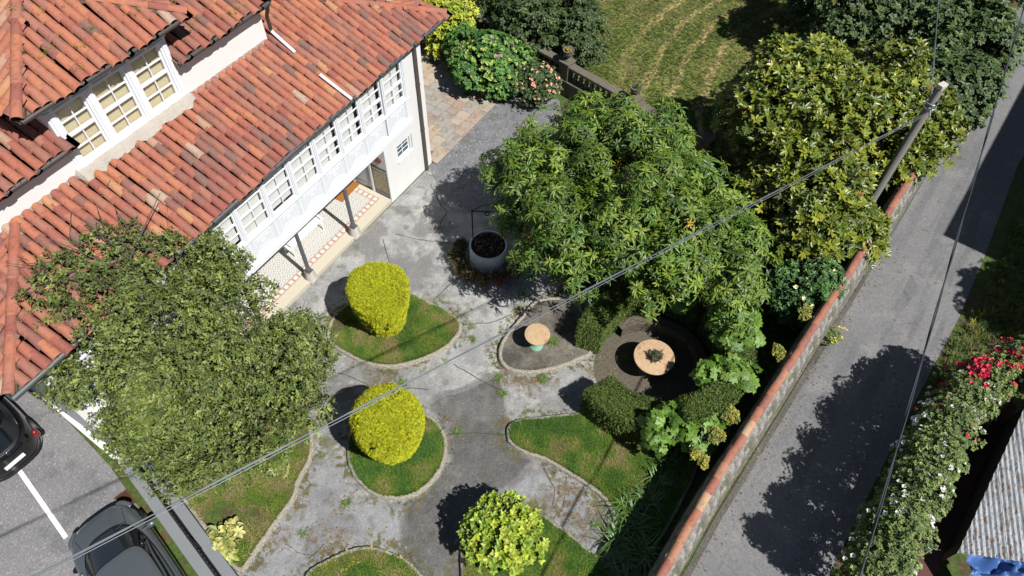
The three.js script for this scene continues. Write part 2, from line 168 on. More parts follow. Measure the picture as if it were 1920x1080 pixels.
function grassItems(P, y, dens, f, seed, sc = 1, thr = 0.2, dry = 0) { const B = bbox(P), n = Math.round((B[1] - B[0]) * (B[3] - B[2]) * dens), out = []; for (let i = 0; i < n; i++) { const x = rr(B[0], B[1], f), z = rr(B[2], B[3], f); if (!inPoly(x, z, P)) continue; const d = fbm(x * 1.4, z * 1.4, 3, seed); if (d < thr + 0.3 * f()) continue; const t = fbm(x * 2.3, z * 2.3, 3, seed + 9) + (f() - 0.5) * 0.35 + dry; const c = t < 0.4 ? [0.055, 0.13, 0.012] : t < 0.56 ? [0.105, 0.185, 0.014] : t < 0.68 ? [0.16, 0.2, 0.02] : [0.24, 0.2, 0.08]; const k = 0.75 + 0.5 * f(); out.push({ p: [x, y, z], a: f() * 6.28, s: sc * (0.7 + 0.7 * f()) * (0.7 + 0.6 * d), c: [c[0] * k, c[1] * k, c[2] * k] }); } return out; }
const bedInfo = { A: [0.16, 1.1, 0.04], B: [0.08, 1.2, -0.04], D: [0.06, 1.1, -0.02], E: [0.04, 1.2, -0.02], F: [0.1, 1.0, 0.04], G: [0.26, 0.9, 0.2] };
for (const k of Object.keys(bedInfo)) {
  let P = beds[k]; if (area(P) < 0) P = P.slice().reverse();
  const g = new THREE.Group(); g.name = numbered('lawn'); g.userData.kind = 'structure'; scene.add(g);
  part('kerb', kerbGeo(P, 0.11, 0.12, 17 + k.charCodeAt(0)), matKerb, g);
  const inner = P.map((p, i) => { const a = P[(i + P.length - 1) % P.length], b = P[(i + 1) % P.length]; const tx = b[0] - a[0], tz = b[1] - a[1], l = Math.hypot(tx, tz); return [p[0] - tz / l * 0.1, p[1] + tx / l * 0.1]; });
  part('soil', sheet(inner, 0.1), matSoil, g); inst('long_grass', tuft2, matGrass, grassItems(inner, 0.098, 260, RNG(7 + k.charCodeAt(0)), 100 + k.charCodeAt(0), 0.9, bedInfo[k][0] + 0.16, bedInfo[k][2]), g, 'stuff');
  inst('grass', tuft1, matGrass, grassItems(inner, 0.098, 2200, RNG(k.charCodeAt(0)), 100 + k.charCodeAt(0), bedInfo[k][1], bedInfo[k][0], bedInfo[k][2]), g, 'stuff');
}
{ // raised paved island with the small table
  let P = beds.C; if (area(P) < 0) P = P.slice().reverse(); const g = new THREE.Group(); g.name = 'raised_paving'; g.userData.kind = 'structure'; scene.add(g);
  part('kerb', kerbGeo(P, 0.12, 0.14, 99), matKerb, g);
  const tx = dataTex(512, 512, (u, v) => { const a = pf(u, v, 5, 5, 401), b = pf(u, v, 60, 3, 411); let c = mix3([78, 76, 72], [118, 114, 106], sst(0.3, 0.7, a)); c = mix3(c, [150, 146, 138], sst(0.62, 0.8, pf(u, v, 11, 4, 421)) * 0.5); const k = 0.8 + 0.4 * b; return [c[0] * k, c[1] * k, c[2] * k]; }); tx.repeat.set(0.4, 0.4);
  part('slab', sheet(P.map((p) => [p[0] + (1.0 - p[0]) * 0.06, p[1] + (-11.1 - p[1]) * 0.06]), 0.125), std(0xe8e4dc, 0.95, { map: tx, bumpMap: tx, bumpScale: 0.012 }), g);
}
// field tufts and dry hay
{ const f = RNG(91), it = []; for (let i = 0; i < 60000; i++) { const x = rr(-3, 17, f), z = rr(-32, -18.6, f); if (!inPoly(x, z, fieldP)) continue; const t = fbm(x * 0.9, z * 0.9, 4, 33) + (f() - 0.5) * 0.4; const c = t < 0.45 ? [0.07, 0.115, 0.018] : t < 0.62 ? [0.12, 0.15, 0.035] : [0.26, 0.22, 0.1]; const ry = Math.hypot((x - 21) * 0.85, z + 20) + 0.45 * fbm(x * 0.3, z * 0.3, 3, 5), hb = x > 3.5 && Math.sin(ry * 6.2 + 2.2 * fbm(x * 0.8, z * 0.8, 3, 44)) > 0.55; if (hb && f() < 0.6) c.splice(0, 3, 0.3, 0.25, 0.12); const k = 0.65 + 0.45 * f(); it.push({ p: [x, 0.004, z], a: f() * 6.28, s: 0.7 + 0.8 * f(), c: c.map((q) => q * k) }); }
  const m = inst('field_grass', tuft1, matGrass, it, null, 'stuff'); tag(m, 'short mown grass of the field behind the balustrade', 'grass', null, 'stuff'); }
// ---------- house (local frame: x along the facade, y up, z out towards the court) ----------
const HO = [-3.22, 0, -18.16], HT = THREE.MathUtils.degToRad(59.6);
const house = thing('house', 'white house with clay tiled roofs, glazed upper gallery and open porch', 'house', HO, HT);
const HM = new THREE.Matrix4().compose(V3(...HO), new THREE.Quaternion().setFromAxisAngle(UP, HT), V3(1, 1, 1));
const loc = (x, y, z) => V3(x, y, z).applyMatrix4(HM);
const texPlaster = dataTex(512, 512, (u, v) => { const a = pf(u, v, 4, 5, 501), b = pf(u, v, 60, 2, 511); const c = mix3([232, 232, 231], [242, 242, 242], a); const k = 0.985 + 0.03 * b; return [c[0] * k, c[1] * k, c[2] * k]; });
const matWall = std(0xe6e6e4, 0.92, { map: texPlaster, bumpMap: texPlaster, bumpScale: 0.001 });
const matWood = std(0xdadde0, 0.55), matWoodB = std(0xd0d5d9, 0.55);
const matMetal = std(0x4a4644, 0.5, { metalness: 0.3 }), matIron = std(0x5e6168, 0.55, { metalness: 0.2 }), matGutter = std(0x55585a, 0.55, { metalness: 0.4 });
const matGlass = phy(0xffffff, 0.03, { transmission: 1, thickness: 0, ior: 1.45 });
const matBlind = std(0xcfcfca, 0.9), matBlind2 = std(0xbdb493, 0.9), matDark = std(0x1c1b1a, 0.9), matGrey = std(0xb8bcc2, 0.8);
const LEFT = -13.0, EAVE = 5.2, TAN = Math.tan(THREE.MathUtils.degToRad(20));
// walls
part('wall', [box(LEFT, LEFT + 0.3, 0, 5.05, -6.5, -0.05)], matWall, house);
part('wall', [box(LEFT + 0.3, -1.9, 0.1, 5.9, -2.75, -2.45)], matWall, house);
// right block, front wall with window opening x[-1.27,-0.62] y[1.45,2.04]
part('wall', [box(-1.9, -1.27, 0, 2.5, -0.25, 0), box(-0.62, 0.4, 0, 2.5, -0.25, 0), box(-1.27, -0.62, 0, 1.45, -0.25, 0), box(-1.27, -0.62, 2.04, 2.5, -0.25, 0), box(-0.5, 0.4, 2.5, 5.1, -0.25, 0), box(0.15, 0.4, 0, 5.1, -6.5, -0.25), box(-1.9, -1.68, 0, 2.5, -0.72, -0.25)], matWall, house);
part('side_wall', box(-1.75, -1.68, 0, 2.5, -2.45, -1.72), matWall, house);
{ const w = part('window', [box(-1.27, -1.23, 1.45, 2.04, -0.12, -0.06), box(-0.66, -0.62, 1.45, 2.04, -0.12, -0.06), box(-1.23, -0.66, 1.45, 1.49, -0.12, -0.06), box(-1.23, -0.66, 2.0, 2.04, -0.12, -0.06), box(-0.957, -0.933, 1.49, 2.0, -0.11, -0.07), box(-1.23, -0.957, 1.655, 1.673, -0.105, -0.075), box(-0.933, -0.66, 1.655, 1.673, -0.105, -0.075), box(-1.23, -0.957, 1.825, 1.843, -0.105, -0.075), box(-0.933, -0.66, 1.825, 1.843, -0.105, -0.075)], matWood, house); w.userData.label = 'small six-pane window in the white ground floor wall';
  const gm = std(0x2f4a50, 0.35); for (const x of [-1.23, -0.933]) for (const y of [1.49, 1.673, 1.843]) part('pane', box(x, x + 0.273, y, y + 0.16, -0.1, -0.09), gm, w);
  part('sill', rbox(-1.34, -0.55, 1.38, 1.446, -0.2, 0.05), matWood, w); part('shutter_rail', box(-0.54, -0.515, 1.5, 2.1, 0.002, 0.03), matGrey, w); }
// azulejo dado and plaque on the porch-side face of the block
{ const cv = document.createElement('canvas'); cv.width = 192; cv.height = 448; const c = cv.getContext('2d'); c.fillStyle = '#2a3040'; c.fillRect(0, 0, 192, 448); c.fillStyle = '#8d8058'; c.fillRect(10, 70, 172, 300); for (let j = 0; j < 5; j++) for (let i = 0; i < 3; i++) { const x = 38 + i * 58, y = 100 + j * 60; c.fillStyle = (i + j) % 2 ? '#40506a' : '#b29b52'; c.beginPath(); c.ellipse(x, y, 17, 22, 0, 0, 7); c.fill(); c.fillStyle = (i + j) % 2 ? '#c9bd90' : '#2f3a55'; c.beginPath(); c.ellipse(x, y, 8, 11, 0, 0, 7); c.fill(); } for (let i = 0; i < 8; i++) { c.fillStyle = '#cfcabb'; c.beginPath(); c.moveTo(12 + i * 22, 58); c.lineTo(22 + i * 22, 28); c.lineTo(32 + i * 22, 58); c.fill(); c.fillStyle = '#5a6890'; c.fillRect(14 + i * 22, 392, 14, 34); } const t = new THREE.CanvasTexture(cv); t.colorSpace = THREE.SRGBColorSpace;
  const p = part('tile_dado', new THREE.PlaneGeometry(0.62, 1.34).rotateY(-Math.PI / 2).translate(-1.906, 0.82, -0.36), phy(0xffffff, 0.25, { map: t, clearcoat: 0.4 }), house); p.userData.label = 'patterned ceramic tile dado beside the porch';
  const e = part('plaque', new THREE.CylinderGeometry(0.16, 0.16, 0.03, 24).scale(1.25, 1, 1).rotateZ(Math.PI / 2).rotateX(Math.PI / 2).translate(-1.92, 1.87, -0.36), std(0x8a5546, 0.5), house); e.userData.label = 'oval reddish plaque above the tiles'; part('door_jamb', box(-1.915, -1.8, 0.1, 2.5, -0.8, -0.722), matWood, house); part('door_jamb', box(-1.92, -1.78, 0.1, 2.5, -1.72, -1.62), matWood, house);
  part('door', [box(-1.86, -1.82, 0.12, 2.4, -1.62, -0.8), box(-1.875, -1.86, 0.4, 1.1, -1.5, -0.92), box(-1.875, -1.86, 1.25, 2.25, -1.5, -0.92)], matGrey, house); }
// porch floor with printed cement tiles
{ const N = 1024, cv = document.createElement('canvas'); cv.width = N; cv.height = 512; const c = cv.getContext('2d'); const W = 5.6, Hh = 2.4, sx = N / W, sy = 512 / Hh; c.fillStyle = '#c9c3b4'; c.fillRect(0, 0, N, 512);
  const t = 0.2; for (let i = 0; i < W / t; i++) for (let j = 0; j < Hh / t; j++) { const x = i * t * sx, y = j * t * sy, w = t * sx, h = t * sy; c.fillStyle = '#bfbdb6'; c.fillRect(x, y, w, h); c.strokeStyle = '#a9a69c'; c.lineWidth = 0.8; c.strokeRect(x, y, w, h); c.fillStyle = '#9a9a95'; c.beginPath(); c.moveTo(x + w / 2, y + h * 0.12); c.lineTo(x + w * 0.88, y + h / 2); c.lineTo(x + w / 2, y + h * 0.88); c.lineTo(x + w * 0.12, y + h / 2); c.fill(); c.fillStyle = '#dcd8cc'; c.beginPath(); c.arc(x + w / 2, y + h / 2, w * 0.17, 0, 7); c.fill(); c.fillStyle = '#8f908c'; for (const [a, b] of [[0, 0], [1, 0], [0, 1], [1, 1]]) { c.beginPath(); c.arc(x + a * w, y + b * h, w * 0.2, 0, 7); c.fill(); } c.fillStyle = '#e2decf'; for (const [a, b] of [[0, 0], [1, 0], [0, 1], [1, 1]]) { c.beginPath(); c.arc(x + a * w, y + b * h, w * 0.08, 0, 7); c.fill(); } }
  const bt = 0.21; const bord = (x, y) => { const w = bt * sx, h = bt * sy; c.fillStyle = '#a98d80'; c.fillRect(x * sx, y * sy, w + 1, h + 1); c.fillStyle = '#e2d8cc'; c.fillRect(x * sx + w * 0.22, y * sy + h * 0.22, w * 0.56, h * 0.56); c.fillStyle = '#c39a86'; c.fillRect(x * sx + w * 0.4, y * sy + h * 0.4, w * 0.2, h * 0.2); };
  for (let x = 0; x < W - 0.16; x += bt) { bord(x, 0.14); bord(x, Hh - bt - 0.36); } for (let y = 0.14; y < Hh - 0.4; y += bt) bord(W - bt - 0.16, y);
  c.fillStyle = '#bdb5a3'; c.fillRect(0, 0, N, 0.14 * sy); c.fillRect(0, (Hh - 0.36) * sy, N, 0.36 * sy); c.fillRect((W - 0.16) * sx, 0, 0.16 * sx, 512);
  const tx = new THREE.CanvasTexture(cv); tx.colorSpace = THREE.SRGBColorSpace; tx.wrapS = THREE.ClampToEdgeWrapping;
  part('porch_floor', box(LEFT + 0.3, -1.91, 0, 0.15, -2.45, 0.0), std(0xb3ab9b, 0.9), house);
  const g = new THREE.PlaneGeometry(5.6, 2.4).rotateX(-Math.PI / 2).translate(-1.92 - 2.8, 0.154, -1.22); part('floor_tiles', g, std(0xffffff, 0.55, { map: tx }), house);
  const g2 = new THREE.PlaneGeometry(5.1, 2.4).rotateX(-Math.PI / 2).translate(-7.53 - 2.55, 0.154, -1.22); const uv = g2.attributes.uv; for (let i = 0; i < uv.count; i++) uv.setX(i, uv.getX(i) * 0.88); part('floor_tiles', g2, std(0xffffff, 0.55, { map: tx }), house); }
// columns on pedestals
const PED = [-3.76, -5.9, -8.05, -10.2];
{ const mp = std(0xc9c2b8, 0.95, { map: texPlaster, bumpMap: texKerb, bumpScale: 0.01 });
  for (const x of PED) { const g = new THREE.CylinderGeometry(0.155, 0.215, 0.42, 4, 1).rotateY(Math.PI / 4).translate(x, 0.21 + 0.1, -0.07); const pd = part('pedestal', g, mp, house); part('base_plate', [rbox(x - 0.105, x + 0.105, 0.52, 0.56, -0.175, 0.035)], matIron, pd);
    const col = part('column', [cyl(0.066, 0.06, 1.84, x, 0.56, -0.07, 16), lathe([[0.0, 0.56], [0.085, 0.56], [0.09, 0.6], [0.075, 0.66], [0.066, 0.7]], 16).translate(x, 0, -0.07)], matIron, house); part('capital', [lathe([[0.05, 2.3], [0.075, 2.34], [0.06, 2.37], [0.1, 2.44], [0.1, 2.48]], 16).translate(x, 0, -0.07)], matIron, col); } }
// gallery
const WS = [-7.95, -6.97, -5.99, -5.01, -4.03, -3.05, -2.07, -1.06], allW = []; for (let x = -11.87; x < -8.5; x += 0.98) allW.push(x); allW.push(...WS);
part('gallery_floor', box(LEFT + 0.3, -0.5, 2.46, 2.62, -2.45, 0.02), matWood, house);
part('gallery_beam', [rbox(LEFT + 0.2, -0.46, 2.5, 2.68, -0.02, 0.1), rbox(LEFT + 0.2, -0.46, 2.7, 2.76, -0.02, 0.075)], matWood, house);
part('sill_rail', [rbox(LEFT + 0.2, -0.46, 3.5, 3.58, -0.04, 0.085)], matWood, house);
part('head_rail', [box(LEFT + 0.2, -0.46, 4.98, 5.1, -0.06, 0.06)], matWood, house);
part('ceiling', box(LEFT + 0.3, 0.15, 5.1, 5.16, -2.45, -0.02), matWood, house);
for (const [x0, x1] of [[LEFT + 0.3, -0.5]]) part('gallery_back', box(x0, x1, 2.62, 5.1, -0.62, -0.58), std(0x96928a, 0.9), house);
for (let i = 0; i <= allW.length; i++) { const x = i < allW.length ? allW[i] - 0.49 : allW[i - 1] + 0.49; part('post', [rbox(x - 0.055, x + 0.055, 3.58, 4.98, -0.06, 0.06), rbox(x - 0.022, x + 0.022, 3.58, 4.98, 0.06, 0.085), rbox(x - 0.05, x + 0.05, 2.76, 3.5, -0.02, 0.05)], matWood, house); }
allW.forEach((x, i) => {
  const k = i % 12, wide = x < -4.5;
  // apron panel with raised mouldings
  const fr = (a, b, y0, y1, w, z0, z1) => [box(x + a, x + b, y0, y0 + w, z0, z1), box(x + a, x + b, y1 - w, y1, z0, z1), box(x + a, x + a + w, y0 + w, y1 - w, z0, z1), box(x + b - w, x + b, y0 + w, y1 - w, z0, z1)];
  const ap = part('apron_panel', [box(x - 0.44, x + 0.44, 2.76, 3.5, -0.02, 0.02), ...fr(-0.42, 0.42, 2.79, 3.47, 0.035, 0.012, 0.028)], matWoodB, house);
  part('moulding', [...fr(-0.32, 0.32, 2.88, 3.39, 0.03, 0.012, 0.028), ...fr(-0.2, 0.2, 2.98, 3.29, 0.018, 0.012, 0.026)], matWood, ap);
  part('ornament', [rbox(x - 0.07, x - 0.02, 3.09, 3.18, 0.01, 0.028), rbox(x + 0.02, x + 0.07, 3.09, 3.18, 0.01, 0.028), rbox(x - 0.018, x + 0.018, 3.06, 3.21, 0.01, 0.027)], matWood, ap);
  // window with eight panes
  const y0 = 3.58, y1 = 4.98, f = 0.045, X0 = x - 0.435, X1 = x + 0.435, mw = wide ? 0.02 : 0.09, ys = wide ? [3.66, 3.97, 4.0, 4.3, 4.35, 4.66, 4.69, 4.94] : [3.68, 3.93, 3.955, 4.22, 4.31, 4.62, 4.64, 4.94];
  const lowm = wide ? 0.022 : 0.085, gs = [box(X0, X0 + f, y0, y1, -0.03, 0.02), box(X1 - f, X1, y0, y1, -0.03, 0.02), box(X0 + f, X1 - f, y0, ys[0], -0.03, 0.02), box(X0 + f, X1 - f, ys[7], y1, -0.03, 0.02), box(X0 + f, X1 - f, ys[1], ys[2], -0.025, 0.012), box(X0 + f, X1 - f, ys[3], ys[4], -0.03, 0.02), box(X0 + f, X1 - f, ys[5], ys[6], -0.025, 0.012), box(x - lowm / 2, x + lowm / 2, ys[0], ys[3], -0.022, 0.015), box(x - 0.011, x + 0.011, ys[4], ys[7], -0.022, 0.015)];
  const w = part('window', gs, matWood, house);
  for (let r = 0; r < 4; r++) for (const sd of [-1, 1]) { const m = r < 2 ? lowm / 2 : 0.011; const a = sd < 0 ? X0 + f : x + m, b = sd < 0 ? x - m : X1 - f; part('pane', box(a, b, ys[2 * r], ys[2 * r + 1], -0.012, -0.007), matGlass, w); }
  part('blind', box(X0 + f, X1 - f - (wide ? 0.02 : 0.05 + 0.09 * hsh(i, 5, 8)), 3.59 + (hsh(i, 7, 9) < 0.25 ? 0.12 : 0), 4.97 - 0.03 * hsh(i, 3, 3), -0.075, -0.068), matBlind, w);
});
// soffit and gutters
// ---------- roofs ----------
const texTile = dataTex(256, 256, (u, v) => { const a = pf(u, v, 5, 4, 601), b = pf(u, v, 30, 3, 611), d = sst(0.6, 0.75, pf(u, v, 9, 4, 621)); const k = 0.72 + 0.4 * a + 0.2 * b; let c = [255 * k, 250 * k, 245 * k]; c = mix3(c, [150, 140, 130], d * 0.22); c = mix3(c, [222, 214, 204], sst(0.66, 0.8, pf(u, v, 13, 3, 641)) * 0.35); return c; });
const tileCols = [0x9f644f, 0x985d4b, 0xa46a4f, 0x91584a, 0x895247, 0x946353, 0xa87a5a, 0x80574d, 0x9f7d69, 0x765950, 0x9b6551, 0x8d5e51, 0xa28b7a];
const tileW = [14, 13, 9, 12, 9, 11, 5, 7, 3, 4, 10, 8, 2]; const tileSum = tileW.reduce((a, b) => a + b);
const pickTile = (f) => { let r = f() * tileSum; for (let i = 0; i < tileW.length; i++) { r -= tileW[i]; if (r < 0) return i; } return 0; };
const tileMats = tileCols.map((c) => std(c, 0.88, { map: texTile, bumpMap: texTile, bumpScale: 0.002 }));
const matTileV = std(0xffffff, 0.88, { map: texTile, bumpMap: texTile, bumpScale: 0.002, vertexColors: true });
function coverTile(l, r0, r1, seed, ns = 7) { // axis +z (downhill), arch up
  const pos = [], uv = [], idx = [], th = 0.014; const rows = [0, 0.5, 1], ou = hsh(seed, 1, 4), ov = hsh(seed, 2, 4);
  for (const t of rows) for (let i = 0; i <= ns; i++) { const a = Math.PI * (0.04 + 0.92 * i / ns), r = mix(r0, r1, t) + 0.003 * (hsh(i, Math.round(t * 2), seed) - 0.5); pos.push(-Math.cos(a) * r, Math.sin(a) * r * 0.92, (t - 0.5) * l); uv.push(ou + t * l * 1.6, ov + i / ns * 0.4); }
  const m = ns + 1; for (let j = 0; j < 2; j++) for (let i = 0; i < ns; i++) { const a = j * m + i, b = a + 1, c = a + m, d = c + 1; idx.push(a, c, b, b, c, d); }
  const o = pos.length / 3; for (let i = 0; i <= ns; i++) { const k = 2 * m + i, x = pos[k * 3], y = pos[k * 3 + 1]; const s = (r1 - th) / r1; pos.push(x, y, l / 2, x * s, y * s, l / 2); uv.push(uv[k * 2], uv[k * 2 + 1], uv[k * 2] + 0.02, uv[k * 2 + 1]); }
  for (let i = 0; i < ns; i++) { const a = o + i * 2; idx.push(a, a + 1, a + 2, a + 2, a + 1, a + 3); }
  const g = new THREE.BufferGeometry(); g.setAttribute('position', new THREE.Float32BufferAttribute(pos, 3)); g.setAttribute('uv', new THREE.Float32BufferAttribute(uv, 2)); g.setIndex(idx); g.computeVertexNormals(); return g;
}
const coverVars = [0, 1, 2, 3, 4].map((s) => coverTile(0.46, 0.1, 0.119, s + 3)), ridgeVars = [0, 1, 2].map((s) => coverTile(0.5, 0.1, 0.125, s + 30));
const roofTiles = [], PITCHX = 0.24, EXPO = 0.365;
function roofPlane(parent, E, a, u, tan, poly, cols, rows, seed, i0 = 0) {
  // E eave point (x,y,z), a along-eave dir [x,z], u uphill dir [x,z]
  const f = RNG(seed), cs = 1 / Math.hypot(1, tan), ux = V3(a[0], 0, a[1]), up = V3(u[0], tan, u[1]).normalize(), nn = up.clone().cross(ux); if (nn.y < 0) nn.negate();
  const down = up.clone().negate(); const base = new THREE.Matrix4().makeBasis(ux.clone().multiplyScalar(Math.sign(ux.clone().cross(nn).dot(down)) || 1), nn, down);
  const chan = [], mortar = [];
  for (let i = i0; i < cols; i++) { const ph = f() * 9, off = (f() - 0.5) * 0.02; let last = 0, cut = 0;
    for (let j = 0; j < rows; j++) {
      const d = (j + 0.5) * EXPO - 0.04 + (f() - 0.5) * 0.03 + 0.06 * Math.sin(ph), lat = (i + 0.5) * PITCHX + off + 0.012 * Math.sin(j * 0.9 + ph) + (f() - 0.5) * 0.01; const x = E[0] + a[0] * lat + u[0] * d * cs, z = E[2] + a[1] * lat + u[1] * d * cs;
      if (!inPoly(x, z, poly)) { if (last) cut = 1; continue; } last = d;
      const y = E[1] + d * cs * tan; const p = V3(x, y, z).addScaledVector(nn, 0.045 + 0.006 * f());
      const m = new THREE.Matrix4().makeTranslation(p.x, p.y, p.z).multiply(base).multiply(new THREE.Matrix4().makeRotationY((f() - 0.5) * 0.07)).multiply(new THREE.Matrix4().makeRotationX(0.045 + (f() - 0.5) * 0.02));
      roofTiles.push({ m, v: Math.floor(f() * 5), c: (() => { const n = fbm(x * 0.55 + 20, z * 0.9 + y, 3, 777); return f() < 0.55 ? (n < 0.42 ? [0, 2, 10, 2, 1][Math.floor(f() * 5)] : n < 0.56 ? [0, 1, 5, 10, 11][Math.floor(f() * 5)] : [3, 4, 7, 11, 9][Math.floor(f() * 5)]) : pickTile(f); })(), k: 1, parent, w: loc(p.x, p.y, p.z) });
      // channel tile beside it
      const q = V3(x + a[0] * PITCHX / 2, y, z + a[1] * PITCHX / 2).addScaledVector(nn, 0.098);
      const g = coverVars[Math.floor(f() * 5)].clone(); g.scale(1, -0.75, 1); g.applyMatrix4(new THREE.Matrix4().makeTranslation(q.x, q.y, q.z).multiply(base).multiply(new THREE.Matrix4().makeRotationX(0.03))); const c = new THREE.Color(tileCols[pickTile(f)]); g.setAttribute('color', new THREE.Float32BufferAttribute(Array.from({ length: g.attributes.position.count }, () => [c.r, c.g, c.b]).flat(), 3)); chan.push(g);
    }
  }
  part('channel_tiles', chan, matTileV, parent, 'stuff');
  const P2 = poly.map(([x, z]) => { const d = (x - E[0]) * u[0] + (z - E[2]) * u[1]; return [x, E[1] + d * tan - 0.02, z]; });
  const g = new THREE.BufferGeometry(); const s = new THREE.Shape(poly.map((p) => new THREE.Vector2(p[0], -p[1]))); const sg = new THREE.ShapeGeometry(s); const pp = sg.attributes.position; for (let i = 0; i < pp.count; i++) { const x = pp.getX(i), z = -pp.getY(i), d = (x - E[0]) * u[0] + (z - E[2]) * u[1]; pp.setXYZ(i, x, E[1] + d * tan - 0.035, z); } sg.computeVertexNormals(); part('roof_boarding', sg, std(0x6b5546, 0.95), parent);
}
function hipTiles(parent, A, B, n0 = 0) { const a = V3(...A), b = V3(...B), d = b.clone().sub(a), L = d.length(), n = Math.floor(L / 0.4), f = RNG(Math.round(L * 1000)); d.normalize(); const side = V3(0, 1, 0).cross(d).normalize(), nn = d.clone().cross(side).normalize(); if (nn.y < 0) { nn.negate(); side.negate(); } const down = d.clone().negate(); const X = nn.clone().cross(down); const base = new THREE.Matrix4().makeBasis(X, nn, down);
  for (let i = 0; i < n; i++) { const p = a.clone().addScaledVector(d, (i + 0.5) * L / n).addScaledVector(nn, 0.09); const m = new THREE.Matrix4().makeTranslation(p.x, p.y, p.z).multiply(base).multiply(new THREE.Matrix4().makeRotationY((f() - 0.5) * 0.06)).multiply(new THREE.Matrix4().makeRotationX(0.04)); roofTiles.push({ m, v: 5 + Math.floor(f() * 3), c: [0, 1, 2, 4, 5, 10][Math.floor(f() * 6)], k: 1, parent, w: loc(p.x, p.y, p.z), hip: 1 }); }
  const mo = new THREE.CatmullRomCurve3([a, a.clone().lerp(b, 0.5), b]); part('hip_mortar', new THREE.TubeGeometry(mo, 30, 0.12, 7).applyMatrix4(new THREE.Matrix4().makeTranslation(0, -0.0, 0)), std(0x9c948a, 0.95, { map: texKerb, bumpMap: texKerb, bumpScale: 0.03 }), parent); }
const roofL = new THREE.Group(); roofL.name = 'lower_roof'; house.add(roofL); const roofU = new THREE.Group(); roofU.name = 'upper_roof'; house.add(roofU); const roofD = new THREE.Group(); roofD.name = 'dormer_roof'; house.add(roofD);
// lower roof: front plane (eave slightly skewed to the facade), right and left hipped ends
const eL = [-13.62, 0.34], eR = [1.72, 0.06], ea = [(eR[0] - eL[0]), (eR[1] - eL[1])], el = Math.hypot(...ea); ea[0] /= el; ea[1] /= el; const eu = [ea[1], -ea[0]]; // uphill
roofPlane(roofL, [eL[0], EAVE, eL[1]], ea, eu, TAN, [[eL[0], eL[1]], [eR[0], eR[1]], [-2.0, -3.6], [-3.2, -3.6], [-3.2, -2.52], [-11.0, -2.42]], 64, 11, 41);
roofPlane(roofL, [eR[0], EAVE, eR[1]], [0, -1], [-1, 0], TAN, [[eR[0], eR[1]], [eR[0], -6.5], [-2.0, -6.5], [-2.0, -3.6]], 27, 10, 43);
roofPlane(roofL, [eL[0], EAVE, -8], [0, 1], [1, 0], TAN, [[eL[0], eL[1]], [-11.0, -2.25], [-11.0, -8], [eL[0], -8]], 35, 8, 45);
const yAt = (d) => EAVE + d * TAN;
hipTiles(roofL, [eR[0] - 0.05, EAVE + 0.03, eR[1] - 0.05], [-2.0, yAt(3.66), -3.6]); hipTiles(roofL, [eL[0] + 0.05, EAVE + 0.03, eL[1] - 0.05], [-11.0, yAt(2.6), -2.25]);
// upper storey wall and roof
part('wall', box(-11.4, -9.2, 5.9, 7.12, -2.65, -2.37), matWall, house); part('wall', [box(-6.0, -3.15, 5.9, 7.32, -2.65, -2.37), box(-3.43, -3.15, 5.9, 7.32, -7.5, -2.65)], matWall, house);
const UE = 7.12, UN = -2.14, UR = 0.22; roofPlane(roofU, [-12.0, UE, UN], [1, 0], [0, -1], TAN, [[-12.0, UN], [-9.2, UN], [-9.2, -8], [-12.0, -8]], 60, 17, 47); roofPlane(roofU, [-12.0, UE + UR, UN], [1, 0], [0, -1], TAN, [[-6.05, UN], [-3.3, UN], [-3.0, -2.4], [-6.5, -6.4], [-6.05, -7]], 60, 17, 49);
roofPlane(roofU, [-2.95, UE + UR, UN], [0, -1], [-1, 0], TAN, [[-2.95, -2.2], [-2.95, -8], [-6.5, -8], [-6.5, -5.8]], 27, 11, 51);
// dormer
const DE = 8.3, DN = -2.06, DT = Math.tan(THREE.MathUtils.degToRad(24)); part('dormer_wall', [box(-9.2, -9.05, 6.2, 8.25, -5.2, -2.4), box(-6.15, -6.0, 6.2, 8.25, -5.2, -2.4), box(-9.05, -6.15, 5.9, 6.36, -2.62, -2.39)], matWood, house);
part('dormer_frieze', [box(-9.2, -6.0, 7.88, 8.25, -2.5, -2.36), rbox(-9.22, -5.98, 7.86, 7.93, -2.4, -2.32)], matWood, house);
part('dormer_back', box(-9.05, -6.15, 6.36, 7.88, -2.95, -2.9), std(0xb6a777, 0.9), house);
part('dormer_sill', [rbox(-9.26, -5.94, 6.33, 6.4, -2.5, -2.31)], matWood, house);
for (const x of [-9.12, -8.18, -7.12, -6.08]) part('dormer_post', [rbox(x - 0.1, x + 0.1, 6.4, 7.88, -2.5, -2.34), rbox(x - 0.045, x + 0.045, 6.4, 7.88, -2.34, -2.31)], matWood, house);
